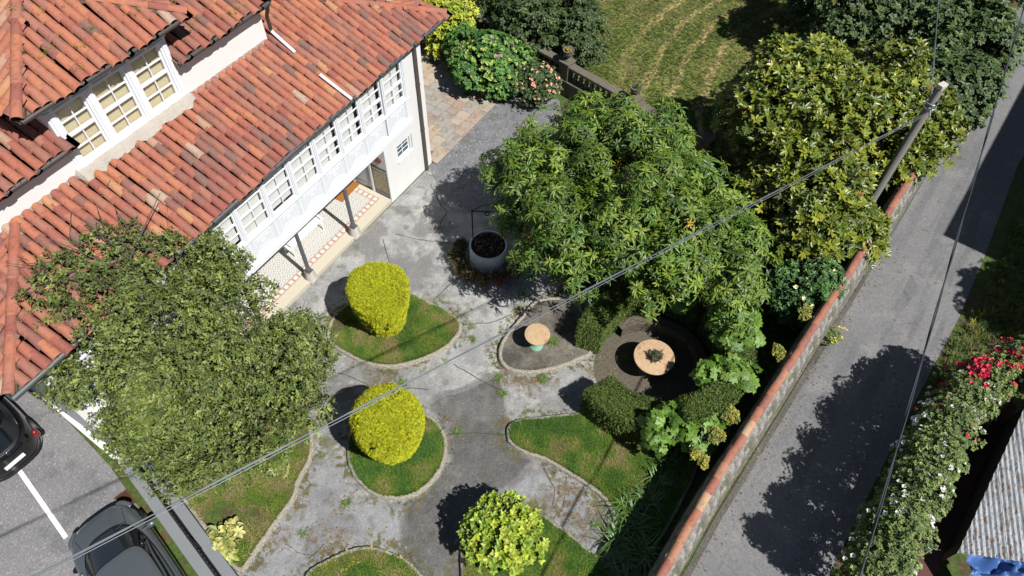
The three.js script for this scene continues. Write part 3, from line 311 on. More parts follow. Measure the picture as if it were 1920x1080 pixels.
for (const [X0, X1] of [[-9.02, -8.28], [-8.08, -7.22], [-7.02, -6.18]]) { const x = (X0 + X1) / 2, f = 0.05, ys = [6.46, 6.76, 6.785, 7.1, 7.17, 7.47, 7.495, 7.83], z0 = -2.46, z1 = -2.4; const w = part('dormer_window', [box(X0, X0 + f, 6.4, 7.88, z0, z1), box(X1 - f, X1, 6.4, 7.88, z0, z1), box(X0 + f, X1 - f, 6.4, ys[0], z0, z1), box(X0 + f, X1 - f, ys[7], 7.88, z0, z1), box(X0 + f, X1 - f, ys[1], ys[2], z0 + 0.01, z1 - 0.01), box(X0 + f, X1 - f, ys[3], ys[4], z0, z1), box(X0 + f, X1 - f, ys[5], ys[6], z0 + 0.01, z1 - 0.01), box(x - 0.013, x + 0.013, ys[0], ys[3], z0 + 0.012, z1 - 0.012), box(x - 0.013, x + 0.013, ys[4], ys[7], z0 + 0.012, z1 - 0.012)], matWood, house);
  for (let r = 0; r < 4; r++) for (const [a, b] of [[X0 + f, x - 0.013], [x + 0.013, X1 - f]]) part('pane', box(a, b, ys[2 * r], ys[2 * r + 1], -2.436, -2.43), matGlass, w); part('blind', box(X0, X1, 6.4, 7.88, -2.53, -2.52), matBlind2, w); }
for (let i = 0; i < 7; i++) { const x = -9.1 + i * 0.505; part('eave_bracket', [rbox(x - 0.03, x + 0.03, 8.1, 8.24, -2.36, -2.12), rbox(x - 0.028, x + 0.028, 8.0, 8.1, -2.36, -2.2)], matWood, house); }
part('dormer_soffit', box(-9.65, -5.55, 8.25, 8.275, -5, -2.1), matMetal, house);
{ const L = -9.76, R = -5.42, k = 2.17; roofPlane(roofD, [L, DE, DN], [1, 0], [0, -1], DT, [[L, DN], [R, DN], [R - k, DN - k], [L + k, DN - k]], 18, 8, 53); roofPlane(roofD, [L, DE, -8], [0, 1], [1, 0], DT, [[L, DN], [L + k, DN - k], [L + k, -8], [L, -8]], 26, 8, 55); roofPlane(roofD, [R, DE, DN], [0, -1], [-1, 0], DT, [[R, DN], [R, -8], [R - k, -8], [R - k, DN - k]], 26, 8, 57);
  hipTiles(roofD, [L, DE + 0.03, DN], [L + k, DE + k * DT, DN - k]); hipTiles(roofD, [R, DE + 0.03, DN], [R - k, DE + k * DT, DN - k]); }
// mortar flashing where the lower roof meets the wall
{ const g = grid(160, 4, (u, v) => { const x = mix(-11.0, -3.2, u), dm = x > -9.3 && x < -5.9 ? 1 : 0, w = 0.03 + 0.24 * dm * (0.6 + 0.8 * vn(x * 5, 3, 5)); const z = -2.37 + v * w; return [x, yAt(2.66) + (dm ? 0.17 : 0.06) - v * w * TAN + 0.06 * (1 - v) + 0.03 * (vn(x * 14, v * 5, 6) - 0.5) - 0.05 * (v > 0.9 ? 1 : 0), z]; }); { const uv = g.attributes.uv; for (let i = 0; i < uv.count; i++) uv.setXY(i, uv.getX(i) * 8, uv.getY(i) * 0.25); } part('mortar_flashing', g, std(0xb5ada2, 0.95, { map: texPlaster, bumpMap: texKerb, bumpScale: 0.03 }), house); }
// gutters, downpipes
function gutter(A, B, r, mat, name = 'gutter') { const a = V3(...A), b = V3(...B), d = b.clone().sub(a), L = d.length(); const g = new THREE.CylinderGeometry(r, r, L, 10, 1, true, 0, Math.PI); const gi = new THREE.CylinderGeometry(r * 0.9, r * 0.9, L, 10, 1, true, 0, Math.PI); const M = merge([g, gi]); M.rotateZ(Math.PI / 2); M.rotateX(Math.PI / 2); M.rotateY(Math.atan2(-d.z, d.x)); M.translate((a.x + b.x) / 2, (a.y + b.y) / 2, (a.z + b.z) / 2); return part(name, M, mat, house); }
gutter([eL[0], EAVE - 0.02, eL[1] + 0.03], [eR[0], EAVE - 0.02, eR[1] + 0.03], 0.075, matGutter); gutter([eR[0] + 0.04, EAVE - 0.02, eR[1]], [eR[0] + 0.04, EAVE - 0.02, -6.4], 0.07, matGutter); gutter([eL[0] - 0.03, EAVE - 0.02, eL[1]], [eL[0] - 0.03, EAVE - 0.02, -6.4], 0.07, matGutter);
gutter([-11.9, UE - 0.02, UN + 0.03], [-9.2, UE - 0.02, UN + 0.03], 0.07, matMetal); gutter([-6.05, UE + UR - 0.02, UN + 0.03], [-2.98, UE + UR - 0.02, UN + 0.03], 0.07, matMetal); gutter([-9.76, DE - 0.03, DN + 0.03], [-5.42, DE - 0.03, DN + 0.03], 0.06, matMetal); gutter([-9.79, DE - 0.03, DN], [-9.79, DE - 0.03, -5], 0.06, matMetal); gutter([-2.93, UE + UR - 0.02, UN], [-2.93, UE + UR - 0.02, -7], 0.07, matMetal);
part('fascia', [box(-11.4, -9.2, UE - 0.1, UE - 0.04, -2.37, UN + 0.02), box(-6.0, -3.0, UE + UR - 0.1, UE + UR - 0.04, -2.37, UN + 0.02)], std(0x4c3a3a, 0.8), house);
part('soffit', [box(LEFT - 0.5, 1.6, 5.08, 5.13, -0.02, 0.05), box(0.4, 1.65, 5.08, 5.13, -6, -0.02)], matGrey, house);
part('downpipe', [bar([0.02, 0.04, 0.09], [0.02, 5.1, 0.09], 0.052, 12), bar([0.02, 1.9, 0.09], [0.02, 1.96, 0.09], 0.062, 12), bar([0.02, 3.7, 0.09], [0.02, 3.76, 0.09], 0.062, 12)], std(0x5c504b, 0.5, { metalness: 0.2 }), house);
part('downpipe', [tube([[-3.05, UE + UR - 0.04, UN + 0.05], [-3.05, 7.15, UN], [-3.02, 6.9, -2.28], [-3.0, 6.5, -2.3]], 0.05, 24, 10)], std(0x3c3430, 0.5, { metalness: 0.2 }), house);
{ const py = (z) => EAVE + (0.12 - z) * TAN + 0.2; const mw = std(0xe6e9ee, 0.4); part('roof_pipe', [bar([-2.96, py(-2.4) + 0.1, -2.4], [-2.98, py(-1.6), -1.6], 0.045, 10)], mw, house); part('roof_pipe', [bar([-3.06, py(-0.72), -0.72], [-3.06, py(0.3), 0.3], 0.045, 10)], mw, house); }
// set the roof tiles: the 300 nearest to the viewer one by one, the rest joined
{ const eye = V3(0, 18, 0); const fr = (t) => { const q = t.w.clone().sub(eye), c = Math.cos(0.9425), s = Math.sin(0.9425), k = -q.z * c - q.y * s, x = q.x / k, y = (-q.z * s + q.y * c) / k; return Math.abs(x) < 0.73 && Math.abs(y) < 0.42; };
  for (const t of roofTiles) { t.in = fr(t); t.dist = t.w.distanceTo(eye) * (t.hip ? 0.8 : 1); } const L = roofTiles.filter((t) => t.in).sort((a, b) => a.dist - b.dist), near = new Set(L.slice(0, 296)); const geos = [...coverVars, ...ridgeVars]; const rest = new Map();
  for (const t of roofTiles) { if (near.has(t)) { const m = part(t.hip ? 'ridge_tile' : 'roof_tile', geos[t.v], tileMats[t.c], t.parent); m.applyMatrix4(t.m); } else { const g = geos[t.v].clone().applyMatrix4(t.m); const c = new THREE.Color(tileCols[t.c]); g.setAttribute('color', new THREE.Float32BufferAttribute(Array.from({ length: g.attributes.position.count }, () => [c.r, c.g, c.b]).flat(), 3)); if (!rest.has(t.parent)) rest.set(t.parent, []); rest.get(t.parent).push(g); } }
  for (const [p, gs] of rest) part('roof_tiles', gs, matTileV, p, 'stuff'); console.log('tiles', roofTiles.length); }
// ---------- built things ----------
// terrace slabs beside the house
{ const g = new THREE.Group(); g.name = 'terrace'; g.userData.kind = 'structure'; g.position.set(...HO); g.rotation.y = HT; scene.add(g);
  const tx = dataTex(256, 256, (u, v) => { const a = pf(u, v, 4, 5, 701), b = pf(u, v, 30, 3, 711); const k = 0.75 + 0.35 * a + 0.18 * b; return mix3([255 * k, 250 * k, 244 * k], [146, 130, 114], sst(0.5, 0.75, pf(u, v, 5, 4, 731)) * 0.3); });
  const cols = [0x9e978b, 0xa4998a, 0x95918a, 0xa99d8d, 0x9c8d80, 0x938f8a, 0xa69884, 0x978679].map((c) => std(c, 0.85, { map: tx, bumpMap: tx, bumpScale: 0.006 })); const f = RNG(71); const vars = [0, 1, 2].map((s) => { const q = new RoundedBoxGeometry(0.81, 0.06, 0.45, 1, 0.012); const uv = q.attributes.uv; for (let i = 0; i < uv.count; i++) uv.setXY(i, uv.getX(i) * 0.5 + s * 0.3, uv.getY(i) * 0.4 + s * 0.2); return q; });
  part('bedding', box(0.42, 5.6, -0.02, 0.028, -6.4, 0.2), std(0x6a6156, 1), g);
  for (let j = 0; j < 16; j++) for (let i = 0; i < 9; i++) { const z = -0.02 - j * 0.46, x = 0.85 + (i - (j % 2) * 0.5) * 0.82; if (x < 0.8 || x > 5.2) continue; const m = part('paving_slab', vars[Math.floor(f() * 3)], cols[Math.floor(f() * 8)], g); m.position.set(x, 0.03 + 0.006 * f(), z); m.rotation.set((f() - 0.5) * 0.008, (f() - 0.5) * 0.015, (f() - 0.5) * 0.008); } }
// doormat, bench
solo('doormat', (() => { const g = rbox(-0.5, 0.5, 0, 0.02, -0.28, 0.28, 0.008); return g; })(), std(0x8f5f2c, 1, { bumpMap: texSoil, bumpScale: 0.01 }), 'brown doormat on the patterned porch floor by the door', 'doormat', null, loc(-2.42, 0.158, -1.62).toArray(), HT + 0.05);
{ const b = thing('garden_bench', 'white slatted garden bench in the porch between two iron columns', 'bench', loc(-4.85, 0.155, -1.3).toArray(), HT); const m = std(0xe8e8e6, 0.5); for (let i = 0; i < 5; i++) part('seat_slat', rbox(-0.8, 0.8, 0.42, 0.445, -0.16 + i * 0.085, -0.09 + i * 0.085, 0.006), m, b); for (let i = 0; i < 4; i++) part('back_slat', rbox(-0.8, 0.8, 0.5 + i * 0.1, 0.575 + i * 0.1, -0.24 - i * 0.025, -0.215 - i * 0.025, 0.006), m, b); for (const x of [-0.68, 0.68]) for (const z of [-0.14, 0.22]) part('leg', bar([x, 0, z + (z > 0 ? 0.03 : -0.03)], [x, 0.43, z], 0.022, 8), m, b); for (const x of [-0.7, 0.7]) part('armrest', [tube([[x, 0.62, -0.25], [x, 0.64, 0], [x, 0.62, 0.2], [x, 0.45, 0.23]], 0.02, 16, 8), bar([x, 0.42, -0.2], [x, 0.92, -0.32], 0.02, 8)], m, b); }
// lane wall with tile coping
{ const w = thing('garden_wall', 'long rubble garden wall along the lane with half-round clay coping', 'wall'); const A = V3(1.6, 0, -1.3), pts = [A, V3(3.42, 0, -4.09), V3(5.08, 0, -6.5), V3(6.86, 0, -8.88), V3(8.82, 0, -11.5), V3(11.7, 0, -15.3), V3(15.2, 0, -20.0), V3(18.4, 0, -24.6)]; const cv = new THREE.CatmullRomCurve3(pts); const H1 = 1.85, N = 240;
  const tx = dataTex(512, 512, (u, v) => { const a = pf(u, v, 10, 4, 801), b = pf(u, v, 50, 3, 811); let c = mix3([128, 126, 122], [182, 179, 174], sst(0.3, 0.7, a)); c = mix3(c, [96, 98, 72], sst(0.55, 0.72, pf(u, v, 7, 4, 821)) * 0.5); const k = 0.7 + 0.5 * b; return [c[0] * k, c[1] * k, c[2] * k]; }); tx.repeat.set(0.8, 0.8); const mw = std(0xd2d0cc, 0.95, { map: tx, bumpMap: tx, bumpScale: 0.05 });
  const prof = [[-0.2, 0], [-0.18, 0.6], [-0.17, 1.3], [-0.15, H1 - 0.04], [-0.08, H1 + 0.02], [0.05, H1], [0.16, H1 - 0.1], [0.3, H1 - 0.32], [0.36, 1.2], [0.4, 0.5], [0.44, 0]]; const pos = [], uv = [], idx = []; let L = 0, prev; for (let i = 0; i <= N; i++) { const p = cv.getPointAt(i / N), t = cv.getTangentAt(i / N), nx = -t.z, nz = t.x; if (prev) L += p.distanceTo(prev); prev = p; prof.forEach(([o, y], k) => { const j = k && k < prof.length - 1 ? 0.045 : 0.01; pos.push(p.x + nx * (o + j * (hsh(i, k, 3) - 0.5)), y + j * (hsh(i, k, 5) - 0.5), p.z + nz * (o + j * (hsh(i, k, 4) - 0.5))); uv.push(L, k * 0.25); }); } const m = prof.length; for (let i = 0; i < N; i++) for (let k = 0; k < m - 1; k++) { const a = i * m + k; idx.push(a, a + 1, a + m, a + 1, a + m + 1, a + m); } const g = new THREE.BufferGeometry(); g.setAttribute('position', new THREE.Float32BufferAttribute(pos, 3)); g.setAttribute('uv', new THREE.Float32BufferAttribute(uv, 2)); g.setIndex(idx); g.computeVertexNormals(); part('wall_body', g, mw, w);
  const len = cv.getLength(), n = Math.floor(len / 0.46), f = RNG(81); const gs = [0, 1, 2].map((s) => coverTile(0.5, 0.098, 0.118, s + 60, 8)); const cm = [0x92604f, 0x97634f, 0x8d5b4d, 0xab8b6e, 0x87584d, 0x9c6f59].map((c) => std(c, 0.85, { map: texTile, bumpMap: texTile, bumpScale: 0.008 }));
  for (let i = 0; i < n; i++) { const u = (i + 0.5) / n, p = cv.getPointAt(u), t = cv.getTangentAt(u); const q = part('coping_tile', gs[Math.floor(f() * 3)], cm[f() < 0.07 ? 3 : [0, 1, 2, 4, 5][Math.floor(f() * 5)]], w); q.position.set(p.x + (f() - 0.5) * 0.02, H1 + 0.005 + f() * 0.012, p.z); q.rotation.set(0, Math.atan2(t.x, t.z) + (f() - 0.5) * 0.1, 0); q.rotateX(0.02 + (f() - 0.5) * 0.04); q.rotateZ((f() - 0.5) * 0.2); } }
// balustrade
{ const mst = std(0xa8a59c, 0.95, { map: texKerb, bumpMap: texKerb, bumpScale: 0.02 }); const b = thing('stone_balustrade', 'lichen-grey stone balustrade between the court and the field', 'balustrade', [-0.53, 0, -24.66], Math.atan2(-(-20.62 + 24.66), 4.17 + 0.53)); const S = 3.1; // along local x
  part('base_wall', [box(-3.4, 9.6, 0, 0.62, -0.16, 0.16), rbox(-3.4, 9.6, 0.62, 0.72, -0.22, 0.22, 0.02)], mst, b); part('handrail', [rbox(-3.4, 9.6, 1.24, 1.38, -0.17, 0.17, 0.03)], mst, b);
  const bal = lathe([[0.0, 0.72], [0.075, 0.72], [0.075, 0.76], [0.045, 0.8], [0.09, 0.92], [0.085, 1.0], [0.045, 1.14], [0.07, 1.2], [0.07, 1.24], [0, 1.24]], 12); for (const p of [0, S, 2 * S, 3 * S]) { part('post', [rbox(p - 0.2, p + 0.2, 0, 1.42, -0.2, 0.2, 0.015), rbox(p - 0.24, p + 0.24, 1.42, 1.5, -0.24, 0.24, 0.02)], mst, b); }
  for (let x = -3.2; x < 9.5; x += 0.26) { if ([0, S, 2 * S, 3 * S].some((p) => Math.abs(x - p) < 0.26)) continue; part('baluster', bal, mst, b).position.set(x, 0, 0); }
  const urn = lathe([[0, 0], [0.11, 0], [0.12, 0.03], [0.05, 0.08], [0.06, 0.14], [0.17, 0.26], [0.2, 0.36], [0.17, 0.42], [0.22, 0.45], [0.22, 0.47], [0.16, 0.46], [0.15, 0.38], [0, 0.36]], 20); const labs = ['stone urn on the balustrade post beside the dark green shrub', 'stone urn with yellow flowers on the nearest balustrade post', 'stone urn at the end of the balustrade, half hidden by the broad tree'];
  [[-0.53, -24.66], [1.82, -22.64], [4.17, -20.62]].forEach(([x, z], i) => { const t = thing('stone_urn', labs[i], 'urn', [x, 1.5, z], 0, 'urns on the balustrade'); part('bowl', urn, mst, t); const f = RNG(7 + i), it = []; for (let k = 0; k < 26; k++) { const d = V3(rr(-1, 1, f), rr(0.5, 1.5, f), rr(-1, 1, f)).normalize(); it.push({ p: [d.x * 0.09, 0.42, d.z * 0.09], d, s: 0.8 + f(), a: f() * 6, c: i === 1 && k % 2 ? [0.6, 0.4, 0.04] : [0.1, 0.13, 0.04] }); } inst('plant', bladeTuft(3, 0.09, 0.02, 0.016, 33), matGrass, it, t); }); }
// tables
const texTbl = dataTex(256, 256, (u, v) => { const a = pf(u, v, 5, 5, 901), b = pf(u, v, 40, 2, 911); const c = mix3([176, 148, 120], [200, 174, 146], a); const k = 0.9 + 0.2 * b; return mix3([c[0] * k, c[1] * k, c[2] * k], [150, 118, 92], sst(0.62, 0.74, pf(u, v, 8, 4, 931)) * 0.6); });
const matTable = std(0xf2eee2, 0.7, { map: texTbl, bumpMap: texTbl, bumpScale: 0.004 });
function topUV(g, s) { const p = g.attributes.position, uv = g.attributes.uv; for (let i = 0; i < p.count; i++) uv.setXY(i, p.getX(i) * s, p.getZ(i) * s); return g; }
{ const t = thing('round_table', 'small round tan stone table on a green pedestal, on the raised paving', 'table', [0.77, 0.125, -10.93]); part('table_top', topUV(lathe([[0, 0.57], [0.33, 0.57], [0.365, 0.59], [0.37, 0.61], [0.36, 0.63], [0, 0.632]], 40), 1.1), matTable, t); part('pedestal', lathe([[0.2, 0], [0.2, 0.03], [0.1, 0.07], [0.07, 0.2], [0.075, 0.42], [0.12, 0.57]], 20), std(0x6f9a80, 0.7), t); }
{ const t = thing('round_table', 'large round tan stone table in the shaded hedge ring, flower pot on top', 'table', [4.07, 0, -10.3]); part('table_top', topUV(lathe([[0, 0.68], [0.53, 0.68], [0.575, 0.7], [0.58, 0.73], [0.565, 0.76], [0, 0.762]], 48), 0.9), matTable, t); part('pedestal', lathe([[0.36, 0], [0.36, 0.04], [0.24, 0.1], [0.2, 0.4], [0.26, 0.6], [0.34, 0.68]], 24), std(0x9a958a, 0.9, { map: texKerb }), t); }
const matTerra = std(0x9c4f35, 0.85, { map: texTile });
function potGeo(r, h) { return lathe([[0, 0], [r * 0.68, 0], [r * 0.95, h * 0.8], [r * 1.08, h * 0.82], [r * 1.08, h], [r * 0.92, h], [r * 0.86, h * 0.8], [0, h * 0.78]], 20); }
function pottedPlant(label, p, r, h, cols, n, ph, seed, group) { const t = thing('flower_pot', label, 'flower pot', p, 0, group); part('pot', potGeo(r, h), matTerra, t); const f = RNG(seed), it = []; for (let i = 0; i < n; i++) { const d = V3(rr(-1, 1, f), rr(0.2, 1.3, f), rr(-1, 1, f)).normalize(), q = r * 0.9; it.push({ p: [rr(-q, q, f) * 0.8 + d.x * ph * 0.5 * f(), h * 0.85 + d.y * ph * 0.6 * f(), rr(-q, q, f) * 0.8 + d.z * ph * 0.5 * f()], d, a: f() * 6, s: ph * 7 * (0.6 + 0.7 * f()), c: cols[Math.floor(f() * cols.length)] }); } inst('plant', bladeTuft(5, 0.05, 0.02, 0.012, seed), matGrass, it, t); return t; }
pottedPlant('low flower pot with grey-green succulent on the large stone table', [4.12, 0.762, -10.22], 0.13, 0.14, [[0.1, 0.12, 0.07], [0.07, 0.1, 0.04], [0.16, 0.13, 0.08]], 130, 0.24, 411);
{ // ring bench, paving of the ring
  const s = new THREE.Shape(); s.absarc(0, 0, 1.62, 0, Math.PI * 2); const g = new THREE.ShapeGeometry(s, 48); g.rotateX(-Math.PI / 2); const p = g.attributes.position, uv = g.attributes.uv; for (let i = 0; i < p.count; i++) uv.setXY(i, p.getX(i), p.getZ(i)); g.translate(4.07, 0.014, -10.3); structure('ring_paving', g, std(0x8f8a80, 0.95, { map: texKerb, bumpMap: texKerb, bumpScale: 0.01 }));
  const a0 = -2.2, a1 = 2.0; const gb = grid(60, 5, (u, v) => { const a = mix(a0, a1, u), pr = [[1.32, 0], [1.32, 0.4], [1.34, 0.42], [1.62, 0.42], [1.64, 0.4], [1.64, 0]][Math.round(v * 5)]; return [Math.cos(a) * pr[0], pr[1], Math.sin(a) * pr[0]]; }); solo('ring_bench', gb, std(0x8d877b, 0.9, { map: texKerb, bumpMap: texKerb, bumpScale: 0.02 }), 'curved stone bench in shade round the large table', 'bench', null, [4.07, 0, -10.3]); }
// well
{ const w = thing('well', 'round white painted well with iron posts and dry plants on its grate', 'well', [-0.78, 0, -14.15]); const r = 0.6; part('well_ring', lathe([[r + 0.02, 0], [r, 0.05], [r, 0.78], [r - 0.01, 0.8], [r - 0.05, 0.8], [r - 0.06, 0.78], [r - 0.06, 0.4]], 48), std(0xd2d6da, 0.85, { map: texPlaster, bumpMap: texKerb, bumpScale: 0.01 }), w); part('lid', cyl(r - 0.055, r - 0.055, 0.03, 0, 0.72, 0, 40), std(0x3a2e2b, 0.95, { map: texSoil }), w); for (const x of [-0.5, 0.42]) part('iron_post', bar([x, 0.7, -0.25], [x, 2.1, -0.25], 0.02, 8), matDark, w); part('crossbar', [bar([-0.5, 2.05, -0.25], [0.42, 2.05, -0.25], 0.016, 8), tube([[-0.5, 2.05, -0.25], [-0.04, 2.35, -0.25], [0.42, 2.05, -0.25]], 0.014, 20, 6)], matDark, w); part('pulley', new THREE.TorusGeometry(0.07, 0.018, 8, 20).translate(-0.04, 1.95, -0.25), matDark, w);
  const f = RNG(19), it = []; for (let i = 0; i < 60; i++) { const a = f() * 6.28, q = Math.sqrt(f()) * 0.46; it.push({ p: [Math.cos(a) * q, 0.75, Math.sin(a) * q - 0.05], d: V3(rr(-1, 1, f), 1, rr(-1, 1, f)).normalize(), a: f() * 6, s: 1 + f() * 1.4, c: f() < 0.5 ? [0.22, 0.1, 0.07] : [0.13, 0.08, 0.05] }); } inst('dry_plant', bladeTuft(6, 0.06, 0.04, 0.014, 13), matGrass, it, w);
  const labs = ['leftmost pot of brown heather beside the white well', 'large brown heather pot at the left front of the well', 'terracotta pot of dry heather in front of the well', 'terracotta pot with sparse plant below the white well face', 'terracotta pot in shade at the right front of the well', 'pot of dark leaves in deep shade right of the well', 'pot of dark heather behind the well on its left']; [[178, 1.05], [150, 1.0], [125, 1.02], [98, 1.0], [70, 0.98], [40, 0.98], [205, 1.0]].forEach(([d, q], i) => { const a = d * Math.PI / 180; pottedPlant(labs[i], [-0.78 + Math.cos(a) * q, 0.008, -14.15 + Math.sin(a) * q * 0.95], 0.15 + 0.02 * (i % 3), 0.24, i < 2 || i === 6 ? [[0.16, 0.1, 0.04], [0.1, 0.08, 0.03], [0.08, 0.1, 0.03]] : [[0.14, 0.09, 0.04], [0.09, 0.1, 0.04], [0.2, 0.13, 0.06]], 150, 0.34, 500 + i, 'flower pots round the well'); }); }
{ const t = thing('garden_block', 'small white block with a dark hole, in tree shade right of the well', 'block', [0.55, 0.008, -14.05], 0.5); const m = std(0xc9ced6, 0.8); part('body', rbox(-0.13, 0.13, 0, 0.24, -0.13, 0.13, 0.015), m, t); part('hole', cyl(0.035, 0.035, 0.01, 0, 0.236, 0, 14), matDark, t); }
{ const t = thing('garden_block', 'bluish block lying beside the small white block in tree shade', 'block', [0.88, 0.008, -14.0], 0.2); part('body', rbox(-0.15, 0.15, 0, 0.2, -0.12, 0.12, 0.02), std(0x59657c, 0.8), t); }
// low wall at the car park with railing
{ const w = thing('low_wall', 'low white and grey wall along the car park edge', 'wall'); const A = V3(-13.05, 0, -8.85), B = V3(-9.9, 0, -6.78), C = V3(-5.6, 0, -2.7); const seg = (a, b, w0, w1, h) => { const d = b.clone().sub(a).normalize(), n = V3(-d.z, 0, d.x); const P = [a.clone().addScaledVector(n, w0), b.clone().addScaledVector(n, w0), b.clone().addScaledVector(n, -w1), a.clone().addScaledVector(n, -w1)]; const s = new THREE.Shape(P.map((p) => new THREE.Vector2(p.x, -p.z))); const g = new THREE.ExtrudeGeometry(s, { depth: h, bevelEnabled: true, bevelThickness: 0.01, bevelSize: 0.01, bevelSegments: 1 }); g.rotateX(-Math.PI / 2); return g; };
  const mg = std(0x7e8286, 0.9, { map: texPlaster, bumpMap: texKerb, bumpScale: 0.006 }); part('white_section', seg(A, B, 0.0, 0.45, 0.5), matWall, w); part('grey_section', seg(B, C, 0.0, 0.62, 0.48), mg, w); 
  const r = thing('railing', 'black iron railing standing on the grey low wall', 'railing'); const d = C.clone().sub(B).normalize(), n = V3(-d.z, 0, d.x), o = B.clone().addScaledVector(n, -0.36).addScaledVector(d, 0.35), L = 4.6, y0 = 0.48; const at = (k, y) => [o.x + d.x * k, y, o.z + d.z * k]; part('top_rail', bar(at(0, 1.4), at(L, 1.4), 0.022, 8), matDark, r); part('bottom_rail', bar(at(0, 0.6), at(L, 0.6), 0.018, 8), matDark, r); for (const k of [0, 1.5, 3, 4.5]) part('post', bar(at(k, y0), at(k, 1.44), 0.028, 8), matDark, r); for (let k = 0.12; k < L; k += 0.12) if (![0, 1.5, 3, 4.5].some((q) => Math.abs(q - k) < 0.05)) part('baluster', bar(at(k, 0.6), at(k, 1.4), 0.009, 6), matDark, r); }
{ const t = thing('drain_grate', 'rusty iron drain grate in the car park by the low wall', 'drain grate', [-9.68, 0.014, -6.0], -0.78); const m = std(0x5c3a28, 0.8, { metalness: 0.3, map: texTile }); part('frame', [box(-0.24, 0.24, 0, 0.025, -0.17, -0.14), box(-0.24, 0.24, 0, 0.025, 0.14, 0.17), box(-0.24, -0.21, 0, 0.025, -0.14, 0.14), box(0.21, 0.24, 0, 0.025, -0.14, 0.14)], m, t); part('pit', box(-0.21, 0.21, 0, 0.004, -0.14, 0.14), matDark, t); for (let i = 0; i < 7; i++) part('bar', box(-0.19 + i * 0.058, -0.165 + i * 0.058, 0.004, 0.022, -0.14, 0.14), m, t); }
// utility pole and cables
{ const p = thing('utility_pole', 'weathered concrete utility pole rising beside the glossy tree', 'utility pole', [11.42, 0, -15.95], 0.6); const mp = std(0x84817c, 0.9, { map: texPlaster, bumpMap: texKerb, bumpScale: 0.006 }); part('shaft', new THREE.CylinderGeometry(0.13, 0.2, 5.9, 4).rotateY(Math.PI / 4).scale(1.15, 1, 0.8).translate(0, 2.95, 0), mp, p); part('cap', rbox(-0.13, 0.13, 5.86, 6.0, -0.09, 0.09, 0.02), std(0xb5aea2, 0.9), p); part('clamp', [new THREE.TorusGeometry(0.17, 0.02, 8, 20).rotateX(Math.PI / 2).translate(0, 5.25, 0), rbox(-0.2, -0.1, 5.2, 5.32, 0.06, 0.16), bar([-0.16, 5.26, 0.14], [-0.34, 5.22, 0.28], 0.03, 8), new THREE.TorusGeometry(0.16, 0.015, 8, 20).rotateX(Math.PI / 2).translate(0, 5.4, 0)], std(0xb4bcc4, 0.35, { metalness: 0.7 }), p); }
function cable(label, A, B, sag, r, n, col, tw = 3) { const a = V3(...A), b = V3(...B), pts = (k) => { const o = []; for (let i = 0; i <= 60; i++) { const t = i / 60, q = a.clone().lerp(b, t), an = t * tw * 6.283 + k * 6.283 / n; q.y -= 4 * sag * t * (1 - t); q.x += Math.cos(an) * r * 1.3; q.y += Math.sin(an) * r * 1.3; o.push(q); } return o; }; const t = thing('overhead_cable', label, 'cable'); for (let k = 0; k < n; k++) part('strand', tube(pts(k), r, 120, 6), col, t); return t; }
const mCab = std(0x63696f, 0.45, { metalness: 0.35 }), mCabD = std(0x34383e, 0.5), mCabG = std(0x7d8488, 0.45, { metalness: 0.3 });
// the long cable over the court: passes above the parked cars, hangs from the pole
cable('thick pale grey twisted cable crossing the whole courtyard from the pole', [11.22, 5.3, -15.6], [-8.6, 7.7, -0.9], 0.0, 0.010, 2, mCab, 5);
cable('thin grey cable just below the thick twisted cable over the court', [11.24, 5.24, -15.6], [-8.6, 7.62, -0.9], 0.02, 0.006, 1, mCabG, 0);
cable('thin wire running from the pole top over the dark trees', [11.4, 5.5, -16.1], [16.5, 7.5, -32], 0.1, 0.008, 2, mCabG, 1);
cable('dark twisted cable hanging along the middle of the lane', [20.5, 7.2, -30], [2.2, 6.6, 3], 0.15, 0.013, 2, mCabD, 9);

// ---------- cars ----------
function ring(L0, L1, w, y, n = 48, e = 4, dy) { const o = []; for (let i = 0; i < n; i++) { const a = i / n * Math.PI * 2, c = Math.cos(a), s = Math.sin(a), p = (v) => Math.sign(v) * Math.pow(Math.abs(v), 2 / e); const x = (L0 + L1) / 2 + p(c) * (L1 - L0) / 2, z = p(s) * w / 2; o.push([x, typeof y === 'function' ? y(x, z) : y, z]); } return o; }
function loft(rings, i0 = 0, i1 = null, cap = false) { const n = rings[0].length, pos = [], idx = [], m = rings.length; for (const r of rings) for (const p of r) pos.push(...p); const e = i1 === null ? n : i1; for (let j = 0; j < m - 1; j++) for (let k = i0; k < e; k++) { const a = j * n + ((k + n) % n), b = j * n + ((k + 1 + n) % n); idx.push(a, a + n, b, b, a + n, b + n); } if (cap) { const r = rings[m - 1]; let cx = 0, cy = 0, cz = 0; r.forEach((p) => { cx += p[0]; cy += p[1]; cz += p[2]; }); pos.push(cx / n, cy / n + cap, cz / n); const c = pos.length / 3 - 1; for (let k = 0; k < n; k++) idx.push((m - 1) * n + k, c, (m - 1) * n + (k + 1) % n); } const map = new Map(), P2 = [], I2 = idx.map((q) => { const key = pos.slice(q * 3, q * 3 + 3).map((v) => v.toFixed(5)).join(); if (!map.has(key)) { map.set(key, P2.length / 3); P2.push(pos[q * 3], pos[q * 3 + 1], pos[q * 3 + 2]); } return map.get(key); }); const g = new THREE.BufferGeometry(); g.setAttribute('position', new THREE.Float32BufferAttribute(P2, 3)); g.setIndex(I2); g.computeVertexNormals(); return g; }
const lerpR = (A, B, t) => A.map((p, i) => [mix(p[0], B[i][0], t), mix(p[1], B[i][1], t), mix(p[2], B[i][2], t)]);
